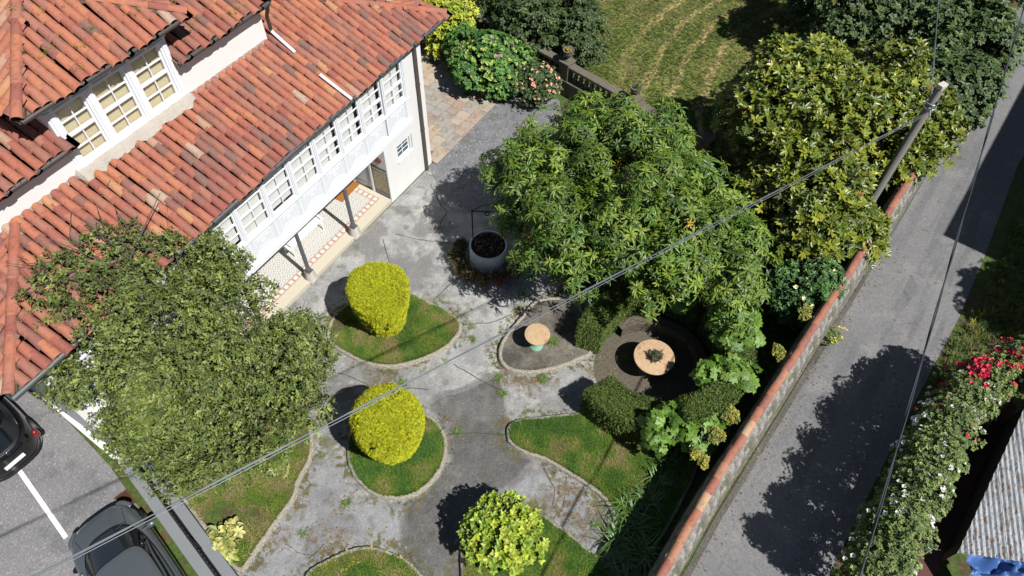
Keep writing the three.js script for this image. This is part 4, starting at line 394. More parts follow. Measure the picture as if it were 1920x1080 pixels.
function car(label, p, turn, paint, o) { // front at +x
  const c = thing('parked_car', label, 'car', p, turn, 'cars in the car park'); const L = o.L, W = o.W, n = 64; const pm = phy(paint, 0.28, { metalness: 0.35, clearcoat: 1, clearcoatRoughness: 0.05 }); const gm = phy(0x0f1416, 0.04, { metalness: 0.0, clearcoat: 1 }), bm = std(0x16171a, 0.6);
  const yS = (x) => o.hood - 0.06 + (x > 0 ? -0.16 * Math.pow(clamp((x - L * 0.12) / (L * 0.38)), 1.6) : -0.05 * Math.pow(clamp((-x - L * 0.3) / (L * 0.2)), 2)); const e = 3.6;
  const R0 = ring(-L / 2 + 0.06, L / 2 - 0.1, W - 0.12, 0.22, n, e), R1 = ring(-L / 2, L / 2 - 0.02, W - 0.02, 0.42, n, e), R2 = ring(-L / 2, L / 2, W, 0.58, n, e), R3 = ring(-L / 2 + 0.03, L / 2 - 0.07, W - 0.04, yS, n, e), R3b = ring(-L / 2 + 0.08, L / 2 - 0.16, W - 0.12, (x) => yS(x) + 0.045, n, e);
  const belt = ring(o.b0, o.b1, W - 0.22, o.hood + 0.01, n, 2.9), roof = ring(o.r0, o.r1, W - 0.5, o.roof - 0.05, n, 4.2), rim = ring(o.r0 + 0.12, o.r1 - 0.12, W - 0.66, o.roof - 0.01, n, 4.2);
  part('body', loft([R0, R1, R2, R3, R3b, lerpR(R3b, belt, 0.5).map((q, i) => [q[0], mix(R3b[i][1], belt[i][1], 0.5) + 0.03, q[2]]), belt]), pm, c);
  const B = (t) => lerpR(belt, roof, t); const pil = []; const F = 9, S0 = 10, S1 = 23; // panel index ranges on the ring
  part('pillars', loft([B(0), B(1)].map((r) => r.map((q) => [q[0] * 0.996, q[1] - 0.004, q[2] * 0.985]))), bm, c); const inset = (i0, i1, t0, t1) => loft([B(t0), B(0.5), B(t1)], i0, i1);
  part('windscreen', inset(-7, 7, 0.05, 0.96), gm, c); part('rear_window', inset(n / 2 - 6, n / 2 + 6, 0.12, 0.94), gm, c); for (const sgn of [1, -1]) { const a = sgn > 0 ? 9 : n - 23, b = sgn > 0 ? 23 : n - 9; part('side_window', inset(a, b, 0.06, 0.9), gm, c); }
  part('roof_panel', loft([roof, rim], 0, null, 0.03), pm, c);
  for (const z of [-1, 1]) { part('wing_mirror', [new THREE.SphereGeometry(0.11, 14, 10).scale(0.7, 0.75, 1.1).translate(o.b1 - 0.62, o.hood + 0.1, z * (W / 2 + 0.08)), bar([o.b1 - 0.6, o.hood + 0.06, z * (W / 2 - 0.14)], [o.b1 - 0.62, o.hood + 0.09, z * (W / 2 + 0.05)], 0.03)], pm, c);
    part('headlight', new THREE.SphereGeometry(1, 16, 10).scale(0.2, 0.06, 0.1).rotateY(z * 0.7).translate(L / 2 - 0.24, yS(L / 2) - 0.03, z * (W / 2 - 0.23)), phy(0x5d666a, 0.08, { metalness: 0.4, clearcoat: 1 }), c); part('tail_light', new THREE.SphereGeometry(1, 16, 10).scale(0.1, 0.15, 0.09).translate(-L / 2 + 0.12, 0.86, z * (W / 2 - 0.13)), phy(0x6e1016, 0.2, { clearcoat: 1 }), c);
    for (const x of [-L * 0.31, L * 0.31]) { const wh = part('wheel', new THREE.CylinderGeometry(0.31, 0.31, 0.2, 24).rotateX(Math.PI / 2).translate(x, 0.31, z * (W / 2 - 0.11)), bm, c); part('rim', new THREE.CylinderGeometry(0.2, 0.2, 0.21, 16).rotateX(Math.PI / 2).translate(x, 0.31, z * (W / 2 - 0.11)), std(0x8d9094, 0.4, { metalness: 0.7 }), wh); } }
  part('wiper', [bar([o.b1 - 0.12, o.hood + 0.04, 0.5], [o.b1 - 0.22, o.hood + 0.1, -0.1], 0.012), bar([o.b1 - 0.1, o.hood + 0.04, -0.05], [o.b1 - 0.24, o.hood + 0.1, -0.58], 0.012)], bm, c); part('cowl', loft([belt.map((q) => [q[0] + 0.015, q[1] + 0.004, q[2]]), B(0.05).map((q) => [q[0] + 0.012, q[1] + 0.004, q[2]])], -8, 8), bm, c);
  for (const k of [6, -6]) { const i = (k + n) % n, md = lerpR(R3b, belt, 0.5); const pt = (t) => { const A = R3b[i], M = [md[i][0], (A[1] + belt[i][1]) / 2 + 0.03, md[i][2]], B2 = belt[i]; const q = t < 0.5 ? [mix(A[0], M[0], t * 2), mix(A[1], M[1], t * 2), mix(A[2], M[2], t * 2)] : [mix(M[0], B2[0], t * 2 - 1), mix(M[1], B2[1], t * 2 - 1), mix(M[2], B2[2], t * 2 - 1)]; return V3(q[0], q[1] + 0.002, q[2]); }; part('bonnet_gap', tube([0.04, 0.2, 0.35, 0.5, 0.65, 0.8, 0.97].map(pt), 0.006, 20, 5), bm, c); }
  part('number_plate', rbox(-L / 2 - 0.02, -L / 2 + 0.01, 0.62, 0.73, -0.26, 0.26, 0.005), std(0xe8e8e4, 0.5), c); part('bumper_trim', loft([ring(-L / 2 - 0.012, L / 2 + 0.008, W + 0.01, 0.3, n, e), ring(-L / 2 - 0.015, L / 2 + 0.012, W + 0.016, 0.4, n, e)]), bm, c); part('interior', [rbox(o.r0 + 0.1, o.b1 - 0.5, 0.4, o.hood, -W / 2 + 0.2, W / 2 - 0.2, 0.05)], bm, c); return c; }
car('dark grey-green hatchback parked nose-in beside the low wall', [-8.47, 0.012, -3.97], Math.atan2(0.70, -0.714), 0x585e61, { L: 4.0, W: 1.72, hood: 0.98, roof: 1.46, b0: -1.9, b1: 1.3, r0: -1.5, r1: 0.36 });
car('black car at the left edge, its tail under the roof eave', [-14.15, 0.012, -7.85], Math.atan2(0.56, -0.83), 0x0c0d10, { L: 4.2, W: 1.78, hood: 1.02, roof: 1.55, b0: -2.0, b1: 1.0, r0: -1.65, r1: 0.2 });

// ---------- shed across the lane ----------
{ const t = thing('lean_to_shed', 'shed with grey corrugated metal roof and rusty edge beside the roses', 'shed'); const tx = dataTex(256, 256, (u, v) => { const a = pf(u, v, 5, 5, 951), b = pf(u, v, 40, 3, 961); let c = mix3([138, 142, 146], [182, 184, 184], a); c = mix3(c, [128, 82, 48], sst(0.66, 0.78, pf(u, v, 9, 4, 971)) * 0.8); c = mix3(c, [84, 84, 82], sst(0.62, 0.7, pf(u, v, 22, 3, 975)) * 0.6); const k = 0.8 + 0.35 * b; return [c[0] * k, c[1] * k, c[2] * k]; });
  const ms = std(0xffffff, 0.55, { metalness: 0.35, map: tx }); const d = V3(-0.21, 0, 0.978), s = V3(0.978, 0, 0.21), o = V3(12.45, 2.85, -8.1); // d: down-slope, s: across
  const VA = [12.62, -8.35], VB = [10.1, -5.05], cross = (x, z) => (VB[0] - VA[0]) * (z - VA[1]) - (VB[1] - VA[1]) * (x - VA[0]);
  for (let i = -3; i < 5; i++) part('roof_sheet', grid(48, 10, (u, v) => { const a = u * 0.86 + i * 0.82 - 0.05, h = 0.022 * Math.sin(a * 2 * Math.PI / 0.115), x0 = o.x + s.x * a, z0 = o.z + s.z * a, c0 = cross(x0, z0), c1 = cross(x0 + d.x, z0 + d.z); const lv = clamp(-c0 / (c1 - c0), -1, 4), le = (-4.4 + 0.3 * (x0 - 12.4) * 0.4 - z0) / d.z, l = c1 > c0 ? mix(-1.2, Math.min(lv, le), v) : mix(Math.min(lv, le), le, v); return [x0 + d.x * l, o.y - l * 0.09 + h + i * 0.008, z0 + d.z * l]; }, 1.3), ms, t);
  const mr = std(0x4f302a, 0.9, { map: texTile }); part('rusty_fascia', new THREE.BoxGeometry(6.0, 0.05, 0.6).rotateX(0.3).rotateY(Math.atan2(4.3, 3.55)).translate(11.15, 1.5, -6.6), mr, t); part('wall', (() => { const A = [12.6, -8.2], B = [10.1, -5.0]; return [new THREE.BoxGeometry(4.2, 2.5, 0.15).rotateY(Math.atan2(3.2, 2.5) * 1).translate(11.5, 1.25, -6.55)]; })(), std(0x3c322c, 0.95), t); 
  const tp = grid(40, 24, (u, v) => { const x = mix(10.0, 12.2, u), z = mix(-4.7, -3.7, v) + 0.25 * (u - 0.5); return [x, 2.3 + 1.1 * Math.abs(fbm(x * 2.6, z * 2.6, 2, 7) - 0.5) + 0.7 * Math.abs(fbm(x * 5, z * 4, 2, 8) - 0.5) - 0.25 - 0.3 * v, z]; }); solo('tarpaulin', tp, std(0x3b5c92, 0.5), 'crumpled blue tarpaulin at the foot of the corrugated roof', 'tarpaulin'); }
{ // barn across the lane, out of frame, that shades the lane's far end
  const b = thing('stone_barn', 'tall stone barn across the lane beyond the right edge', 'barn', [25.3, 0, -16.6], Math.atan2(11.8, 8.6)); part('wall', box(-7.3, 7.3, 0, 7, -2.9, 2.9), std(0x8a8378, 0.95, { map: texKerb }), b); part('roof', (() => { const s = new THREE.Shape([[-3.1, 7.0], [3.1, 7.0], [0, 8.4]].map((p) => new THREE.Vector2(...p))); return new THREE.ExtrudeGeometry(s, { depth: 14.9, bevelEnabled: false }).rotateY(Math.PI / 2).translate(-7.45, 0.001, 0); })(), std(0x8f5a44, 0.9, { map: texTile }), b); }
// ---------- plants ----------
function leafTris(pos, o, dir, nrm, l, w, droop) { // pointed oval leaf from o along dir
  const side = V3().crossVectors(dir, nrm).normalize(), P = (t, s) => { const q = o.clone().addScaledVector(dir, l * t).addScaledVector(side, s * w).addScaledVector(nrm, Math.abs(s) * w * 0.35); q.y -= droop * l * t * t; return q; };
  const b = P(0, 0), c1 = P(0.38, 0), c2 = P(0.74, 0), e = P(1, 0), l1 = P(0.38, 0.5), r1 = P(0.38, -0.5), l2 = P(0.74, 0.38), r2 = P(0.74, -0.38); for (const t of [[b, c1, l1], [b, r1, c1], [c1, c2, l1], [l1, c2, l2], [c1, r1, c2], [r1, r2, c2], [c2, e, l2], [c2, r2, e]]) for (const q of t) pos.push(q.x, q.y, q.z); }
function whorl(n, l, w, tilt, droop, seed, stem = 0) { const f = RNG(seed), pos = []; for (let i = 0; i < n; i++) { const a = i / n * 6.283 + (f() - 0.5) * 0.7, el = tilt + (f() - 0.5) * 0.7, dir = V3(Math.cos(a) * Math.cos(el), Math.sin(el), Math.sin(a) * Math.cos(el)), nrm = V3(-Math.cos(a) * Math.sin(el), Math.cos(el), -Math.sin(a) * Math.sin(el)); leafTris(pos, V3(Math.cos(a) * 0.01, stem * (f() - 0.6), Math.sin(a) * 0.01), dir, nrm, l * (0.7 + 0.5 * f()), w * (0.8 + 0.4 * f()), droop * (0.5 + f())); } const g = new THREE.BufferGeometry(); g.setAttribute('position', new THREE.Float32BufferAttribute(pos, 3)); g.computeVertexNormals(); return g; }
function lobed(r, seed) { const f = RNG(seed), pos = []; const o = [0, 0, 0]; for (let k = 0; k < 5; k++) { const a = 0; const el = 0.5 + 0.3 * f(), an = k / 5 * 6.283 + f(), dx = Math.cos(an), dz = Math.sin(an), c = V3(dx * r * 0.9, r * (0.2 + 0.5 * f()), dz * r * 0.9), X = V3(dx, -0.35 + 0.5 * f(), dz).normalize(), Z = V3(-dz, 0.3 * (f() - 0.5), dx).normalize(); const ring = []; for (let i = 0; i < 11; i++) { const b = i / 11 * 6.283, q = r * (i % 2 ? 0.62 : 1.05) * (0.85 + 0.3 * f()); ring.push(c.clone().addScaledVector(X, Math.cos(b) * q).addScaledVector(Z, Math.sin(b) * q)); } for (let i = 0; i < 11; i++) { const p = ring[i], q = ring[(i + 1) % 11]; pos.push(c.x, c.y + r * 0.08, c.z, q.x, q.y, q.z, p.x, p.y, p.z); } } const g = new THREE.BufferGeometry(); g.setAttribute('position', new THREE.Float32BufferAttribute(pos, 3)); g.computeVertexNormals(); return g; }
function sphDir(f) { const z = rr(-1, 1, f), a = f() * 6.283, s = Math.sqrt(1 - z * z); return V3(Math.cos(a) * s, z, Math.sin(a) * s); }
// ellipsoids: [cx,cy,cz,rx,ry,rz,clumps]; returns leaf items and the clump centres
function canopy(ells, o, seed) {
  const f = RNG(seed), items = [], centres = [];
  for (const [cx, cy, cz, rx, ry, rz, n] of ells) for (let i = 0; i < n; i++) {
    const d = sphDir(f); if (d.y < (o.low ?? -0.55)) { i--; continue; } const q = (o.in0 ?? 0.55) + (1 - (o.in0 ?? 0.55)) * Math.sqrt(f()), cr = o.cr * (0.65 + 0.7 * f());
    const c = V3(cx + d.x * (rx - cr * 0.7) * q, cy + d.y * (ry - cr * 0.6) * q, cz + d.z * (rz - cr * 0.7) * q); if (c.y < (o.minY ?? 0.3)) c.y = (o.minY ?? 0.3) + 0.3 * f(); centres.push(c); const tone = 0.78 + 0.44 * f(), hue = f();
    for (let k = 0; k < o.per; k++) { const e = sphDir(f); if (e.y < -0.35 && f() < 0.7) e.y = -e.y; const r = cr * (0.55 + 0.5 * Math.sqrt(f())), p = [c.x + e.x * r, c.y + e.y * r * 0.8, c.z + e.z * r]; if (p[1] < 0.05) continue; const dir = e.clone().multiplyScalar(o.out ?? 0.7).add(V3(rr(-0.4, 0.4, f), (o.up ?? 0.7) + rr(-0.3, 0.3, f), rr(-0.4, 0.4, f))).normalize(); let col = o.pal[Math.floor(f() * o.pal.length)]; if (o.rare && f() < o.rare[0]) col = o.rare[1]; const t = tone * (0.8 + 0.4 * f()); items.push({ p, d: dir, a: f() * 6.28, s: 0.7 + 0.6 * f(), c: col.map((v) => v * t) }); } }
  return { items, centres };
}
const bark = std(0x6a6258, 0.95, { map: texSoil, bumpMap: texSoil, bumpScale: 0.02 }), barkG = std(0x8d8a83, 0.95, { map: texKerb, bumpMap: texKerb, bumpScale: 0.01 });
function tree(name, label, base, trunkH, r, cv, geo, mat, limbs, seed, bm = bark, group, cat = 'tree', crownName = 'crown') {
  const t = thing(name, label, cat, base, 0, group), f = RNG(seed); const T = V3(0, trunkH, 0); part('trunk', new THREE.TubeGeometry(new THREE.CatmullRomCurve3([V3(0, -0.05, 0), V3(0.04, trunkH * 0.5, 0.03), T]), 10, r, 9), bm, t);
  const b = V3(...base), step = Math.max(1, Math.floor(cv.centres.length / limbs)); for (let i = 0; i < cv.centres.length; i += step) { const c = cv.centres[i].clone().sub(b), s = V3(0, trunkH * rr(0.6, 1, f), 0), m = s.clone().lerp(c, 0.5).add(V3(rr(-0.2, 0.2, f), rr(0, 0.3, f), rr(-0.2, 0.2, f))), h = s.distanceTo(c); const g = new THREE.TubeGeometry(new THREE.CatmullRomCurve3([s, m, c]), 8, r * 0.3, 6); const p = g.attributes.position; for (let j = 0; j <= 8; j++) for (let k = 0; k < 7; k++) { const id = j * 7 + k, ct = new THREE.CatmullRomCurve3([s, m, c]).getPointAt(Math.min(1, j / 8)), q = V3(p.getX(id), p.getY(id), p.getZ(id)).sub(ct).multiplyScalar(1.3 - 1.1 * j / 8).add(ct); p.setXYZ(id, q.x, q.y, q.z); } part('limb', g, bm, t); }
  for (const it of cv.items) { it.p = [it.p[0] - base[0], it.p[1] - base[1], it.p[2] - base[2]]; } inst(crownName, geo, mat, cv.items, t); return t; }
function shrub(label, base, cv, geo, mat, name = 'shrub', group, cat = 'shrub', stems = 8) { const t = thing(name, label, cat, base, 0, group); const f = RNG(Math.round(Math.abs(base[0] * 100 + base[2] * 31))); const b = V3(...base), gs = []; const st = Math.max(1, Math.floor(cv.centres.length / stems)); for (let i = 0; i < cv.centres.length; i += st) { const c = cv.centres[i].clone().sub(b); gs.push(tube([[rr(-0.1, 0.1, f), 0, rr(-0.1, 0.1, f)], [c.x * 0.4, c.y * 0.55, c.z * 0.4], [c.x, c.y, c.z]], 0.018, 8, 5)); } part('stems', gs, bark, t); for (const it of cv.items) it.p = [it.p[0] - base[0], it.p[1] - base[1], it.p[2] - base[2]]; inst('foliage', geo, mat, cv.items, t); return t; }
const leafGloss = std(0xffffff, 0.48), leafSoft = std(0xffffff, 0.55), leafMat = phy(0xffffff, 0.5, { transmission: 0.22, thickness: 0 });
// 1 broad tree with long drooping leaves over the court
{ const cv = canopy([[2.8, 3.4, -13.7, 3.45, 2.6, 3.65, 125], [1.3, 3.1, -15.0, 2.4, 2.0, 2.4, 40], [4.9, 2.7, -12.2, 2.4, 1.8, 2.4, 50], [1.5, 2.8, -13.0, 1.5, 1.5, 1.5, 20]], { cr: 0.58, per: 27, pal: [[0.055, 0.115, 0.009], [0.08, 0.145, 0.011], [0.045, 0.092, 0.009], [0.105, 0.165, 0.013], [0.135, 0.19, 0.018]], rare: [0.006, [0.4, 0.26, 0.03]], out: 0.7, up: 0.65, in0: 0.4, minY: 1.3, low: -0.45 }, 11); tree('broad_tree', 'broad tree with whorls of long green leaves spreading over the courtyard', [3.1, 0, -13.9], 2.2, 0.2, cv, whorl(8, 0.215, 0.05, 0.35, 0.4, 5), leafGloss, 26, 21); }
// 2 magnolia by the lane
{ const cv = canopy([[8.9, 3.0, -17.7, 2.5, 2.6, 3.3, 118], [8.7, 2.3, -14.7, 2.1, 1.9, 2.1, 60], [11.9, 2.6, -19.3, 1.9, 2.2, 2.4, 46], [10.2, 1.5, -14.4, 1.1, 1.1, 1.2, 18], [13.1, 2.3, -18.6, 1.5, 1.6, 1.9, 36], [12.5, 2.0, -17.2, 1.0, 1.2, 1.2, 16], [7.9, 3.0, -18.0, 1.5, 2.2, 2.3, 36]], { cr: 0.55, per: 33, pal: [[0.105, 0.145, 0.011], [0.15, 0.18, 0.012], [0.075, 0.11, 0.011], [0.195, 0.21, 0.017], [0.06, 0.09, 0.011]], rare: [0.005, [0.25, 0.12, 0.03]], out: 0.6, up: 0.7, in0: 0.5, minY: 1.2, low: -0.4 }, 12); tree('magnolia_tree', 'large glossy yellow-green tree beside the concrete pole and lane wall', [9.5, 0, -16.6], 2.0, 0.22, cv, whorl(7, 0.18, 0.066, 0.5, 0.12, 8), std(0xffffff, 0.42), 24, 22); }
// 3 small-leaved tree in front of the house
{ const cv = canopy([[-8.5, 4.6, -8.9, 2.7, 1.8, 2.6, 92], [-6.5, 3.5, -7.2, 2.5, 1.5, 2.4, 100], [-7.5, 3.5, -6.9, 1.6, 1.4, 1.6, 46], [-5.4, 2.6, -8.5, 1.3, 1.2, 1.5, 32], [-7.6, 4.0, -8.2, 2.8, 2.2, 3.0, 30]], { cr: 0.46, per: 62, pal: [[0.085, 0.12, 0.02], [0.12, 0.155, 0.026], [0.06, 0.09, 0.018], [0.175, 0.205, 0.05], [0.1, 0.125, 0.036]], out: 0.9, up: 0.3, in0: 0.35, minY: 1.2, low: -0.5 }, 13); const t = tree('small_leaved_tree', 'loose grey-green tree with tiny leaves overhanging the porch and roof corner', [-7.6, 0.1, -7.9], 2.4, 0.16, cv, whorl(6, 0.085, 0.04, 0.5, 0.1, 9, 0.1), leafSoft, 60, 23, barkG);
  const f = RNG(77), gs = []; for (let i = 0; i < 260; i++) { const c = cv.centres[Math.floor(f() * cv.centres.length)], d = sphDir(f); d.y = Math.abs(d.y) * 0.6; d.normalize(); const a = [c.x + 7.6, c.y - 0.1, c.z + 7.9], l = 0.5 + 0.5 * f(); gs.push(bar(a, [a[0] + d.x * l, a[1] + d.y * l, a[2] + d.z * l], 0.011, 4, 0.004)); } for (let i = 0; i < 26; i++) { const a = f() * 6.28, x0 = -1.2 + rr(-0.9, 0.9, f), z0 = -1.3 + rr(-0.9, 0.9, f), l = 0.7 + 0.8 * f(); gs.push(bar([x0, 5.6, z0], [x0 + Math.cos(a) * l, 5.9 + 0.35 * f(), z0 + Math.sin(a) * l], 0.024, 5, 0.008)); } part('twigs', gs, barkG, t); }
// 4 trees and shrubs behind
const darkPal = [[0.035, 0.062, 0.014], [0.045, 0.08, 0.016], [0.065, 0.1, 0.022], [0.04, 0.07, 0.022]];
const wMed = whorl(8, 0.12, 0.055, 0.4, 0.15, 15, 0.05), wBroad = whorl(7, 0.14, 0.09, 0.35, 0.2, 16), wSmall = whorl(8, 0.06, 0.035, 0.5, 0.1, 17, 0.04);
{ const cv = canopy([[0.9, 1.7, -24.9, 2.2, 1.8, 1.6, 70], [2.4, 1.4, -24.2, 1.1, 1.4, 1.1, 30], [-1.5, 1.5, -26.6, 1.6, 1.6, 1.2, 30]], { cr: 0.5, per: 46, pal: darkPal, minY: 0.3 }, 14); shrub('dark green shrub behind the stone balustrade at the field edge', [1.0, 0, -25.0], cv, wMed, leafSoft); }
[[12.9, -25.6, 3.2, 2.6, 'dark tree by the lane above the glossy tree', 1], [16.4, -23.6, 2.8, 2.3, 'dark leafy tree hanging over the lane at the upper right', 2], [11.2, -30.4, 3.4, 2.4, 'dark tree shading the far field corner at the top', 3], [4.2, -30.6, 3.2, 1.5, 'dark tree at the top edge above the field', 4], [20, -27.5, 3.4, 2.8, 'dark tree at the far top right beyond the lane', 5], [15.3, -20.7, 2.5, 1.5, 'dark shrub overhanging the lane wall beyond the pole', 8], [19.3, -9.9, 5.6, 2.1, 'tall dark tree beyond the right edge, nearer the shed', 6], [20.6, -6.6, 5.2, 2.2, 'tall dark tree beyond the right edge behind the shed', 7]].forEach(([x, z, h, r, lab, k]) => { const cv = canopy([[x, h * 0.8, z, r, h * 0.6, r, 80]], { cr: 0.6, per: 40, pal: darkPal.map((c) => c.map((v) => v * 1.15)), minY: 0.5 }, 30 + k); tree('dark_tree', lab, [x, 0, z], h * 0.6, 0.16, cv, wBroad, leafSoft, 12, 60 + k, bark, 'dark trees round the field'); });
{ const cv = canopy([[-1.0, 0.85, -22.9, 1.75, 1.25, 1.35, 60], [-2.1, 0.8, -23.8, 1.0, 1.2, 1.0, 22]], { cr: 0.45, per: 42, pal: [[0.055, 0.14, 0.02], [0.075, 0.17, 0.025], [0.045, 0.11, 0.02]], minY: 0.2 }, 15); const t = shrub('large hydrangea bush with pale green flower heads beside the stone terrace', [-1.1, 0, -22.9], cv, wBroad, leafSoft, 'hydrangea'); const f = RNG(151), it = []; for (let i = 0; i < 210; i++) { const d = sphDir(f); d.y = Math.abs(d.y); it.push({ p: [0.1 + d.x * 1.7, 0.85 + d.y * 1.22, d.z * 1.35], d, a: f() * 6, s: 0.7 + 0.5 * f(), c: f() < 0.03 ? [0.4, 0.14, 0.3] : [0.3 + 0.1 * f(), 0.4 + 0.08 * f(), 0.1] }); } inst('flower_heads', whorl(14, 0.075, 0.06, 0.7, 0.2, 91, 0.05), leafSoft, it, t); }
{ const cv = canopy([[-2.9, 1.1, -25.1, 1.3, 1.4, 1.3, 42]], { cr: 0.45, per: 44, pal: [[0.3, 0.34, 0.025], [0.36, 0.36, 0.03], [0.2, 0.27, 0.02]], minY: 0.2 }, 16); shrub('bright yellow-green shrub by the roof corner of the house', [-2.9, 0, -25.1], cv, whorl(7, 0.15, 0.05, 0.5, 0.15, 18), leafSoft); }
{ const cv = canopy([[0.65, 0.8, -21.9, 1.0, 0.95, 0.95, 34]], { cr: 0.38, per: 36, pal: [[0.06, 0.11, 0.03], [0.08, 0.13, 0.04], [0.05, 0.09, 0.025]], minY: 0.15 }, 17); const t = shrub('rose bush with small pink flowers below the balustrade', [0.65, 0, -21.9], cv, wSmall, leafSoft, 'rose_bush', null, 'rose bush'); const f = RNG(152), it = []; for (let i = 0; i < 90; i++) { const d = sphDir(f); d.y = Math.abs(d.y); it.push({ p: [d.x * 0.98, 0.8 + d.y * 0.95, d.z * 0.95], d, a: f() * 6, s: 0.6 + 0.6 * f(), c: [0.55 + 0.2 * f(), 0.28 + 0.12 * f(), 0.24] }); } inst('flowers', whorl(8, 0.05, 0.05, 0.5, 0.1, 92), leafSoft, it, t); }
{ const cv = canopy([[8.5, 1.15, -12.6, 1.15, 1.3, 1.1, 48], [7.7, 0.9, -13.6, 0.8, 1.0, 0.8, 20]], { cr: 0.42, per: 46, pal: [[0.045, 0.11, 0.02], [0.06, 0.14, 0.025], [0.035, 0.085, 0.018]], minY: 0.2 }, 18); const t = shrub('camellia with a few cream flowers under the glossy tree by the wall', [8.4, 0, -12.7], cv, whorl(7, 0.1, 0.055, 0.45, 0.1, 19), leafGloss, 'camellia'); const it = [[8.0, 1.95, -12.0], [8.6, 2.1, -12.1], [8.25, 1.75, -11.75], [8.9, 1.9, -11.9], [8.5, 1.6, -11.6], [9.1, 2.2, -12.4]].map(([x, y, z], i) => ({ p: [x - 8.4, y, z + 12.7], d: V3(-0.2, 1, 0.4).normalize(), a: i, s: 1, c: [0.75, 0.74, 0.4] })); inst('flowers', whorl(12, 0.07, 0.06, 0.6, 0.1, 93), leafSoft, it, t); }
// lobed bright vines over the ring hedge
[[6.2, 1.75, -10.8, 0.85, 0.6, 0.85, 26, 'bright lobed-leaf vine on the right of the hedge ring', 1], [5.75, 1.6, -9.2, 0.8, 0.6, 0.75, 24, 'lobed-leaf vine between the stone table and the lane wall', 2], [4.5, 1.25, -7.95, 1.1, 0.65, 0.75, 36, 'large lobed-leaf vine spilling over the lower hedge', 3], [4.85, 1.1, -12.3, 0.7, 0.6, 0.7, 14, 'lobed-leaf vine under the broad tree crown', 4]].forEach(([x, y, z, a, b, c, n, lab, k]) => { const cv = canopy([[x, y, z, a, b, c, n]], { cr: 0.27, per: 9, pal: [[0.075, 0.155, 0.014], [0.1, 0.19, 0.02], [0.055, 0.12, 0.012], [0.13, 0.22, 0.03]], minY: 0.3, up: 0.6, in0: 0.3 }, 70 + k); shrub(lab, [x, 0, z], cv, lobed(0.09, 77), leafSoft, 'vine', 'vines on the hedge ring', 'vine'); });
// clipped hedges of the ring
const sprig = bladeTuft(6, 0.06, 0.015, 0.014, 44);
function clipped(items, f, P, N, pal, tone = 1) { const c = pal[Math.floor(f() * pal.length)], t = tone * (0.75 + 0.5 * f()); items.push({ p: P, d: V3(N[0] + rr(-0.6, 0.6, f), N[1] + rr(-0.3, 0.7, f), N[2] + rr(-0.6, 0.6, f)).normalize(), a: f() * 6, s: 0.7 + 0.8 * f(), c: c.map((v) => v * t) }); }
function arcHedge(label, a0, a1, r0, r1, h, seed) { const t = thing('clipped_hedge', label, 'hedge', [4.07, 0, -10.3], 0, 'hedges round the large table'), f = RNG(seed), it = []; const pal = [[0.06, 0.1, 0.015], [0.085, 0.13, 0.018], [0.045, 0.08, 0.012], [0.12, 0.15, 0.02]]; const pr = [[r0, 0], [r0, h * 0.5], [r0, h - 0.1], [r0 + 0.08, h], [(r0 + r1) / 2, h + 0.03], [r1 - 0.08, h], [r1, h - 0.1], [r1, h * 0.5], [r1, 0]]; const core = grid(24, 8, (u, v) => { const a = mix(a0, a1, u), k = Math.round(v * 8), end = Math.min(u, 1 - u) < 0.001 ? 0.5 : 0; const r = mix(pr[k][0], (r0 + r1) / 2, end ? 0.85 : 0.06), y = pr[k][1] * (end ? 0.9 : 0.97); return [Math.cos(a) * r, y, Math.sin(a) * r]; }); part('inner_mass', core, std(new THREE.Color(0.07, 0.11, 0.016), 1), t);
  const A = (a1 - a0) * (r0 + r1) / 2, n = Math.round(A * (2 * h + (r1 - r0)) * 700); for (let i = 0; i < n; i++) { const a = rr(a0, a1, f), s = f() * (2 * h + (r1 - r0)); let r, y, N; if (s < h) { r = r0; y = s; N = [-Math.cos(a), 0.2, -Math.sin(a)]; } else if (s < h + r1 - r0) { r = r0 + s - h; y = h; N = [0, 1, 0]; } else { r = r1; y = s - h - (r1 - r0); N = [Math.cos(a), 0.2, Math.sin(a)]; } r += (f() - 0.5) * 0.06; clipped(it, f, [Math.cos(a) * r, y + (f() - 0.5) * 0.04, Math.sin(a) * r], N, pal); } for (let i = 0; i < 2400; i++) { const e = f() < 0.5 ? a0 : a1, r = rr(r0, r1, f), y = f() * h; clipped(it, f, [Math.cos(e) * r, y, Math.sin(e) * r], [Math.sin(e) * (e === a0 ? 1 : -1), 0.2, -Math.cos(e) * (e === a0 ? 1 : -1)], pal); } inst('foliage', sprig, matGrass, it, t); }
arcHedge('clipped hedge block left of the large stone table, under the broad tree', 3.45, 4.25, 1.6, 2.25, 1.15, 81); arcHedge('clipped hedge block below the large stone table', 1.62, 2.55, 1.55, 2.45, 1.1, 82); arcHedge('shaded clipped hedge on the lane side of the large table', -0.65, 1.4, 1.85, 2.45, 1.85, 83); arcHedge('shaded clipped hedge behind the large table under the tree', 4.35, 5.5, 1.85, 2.4, 1.0, 84);
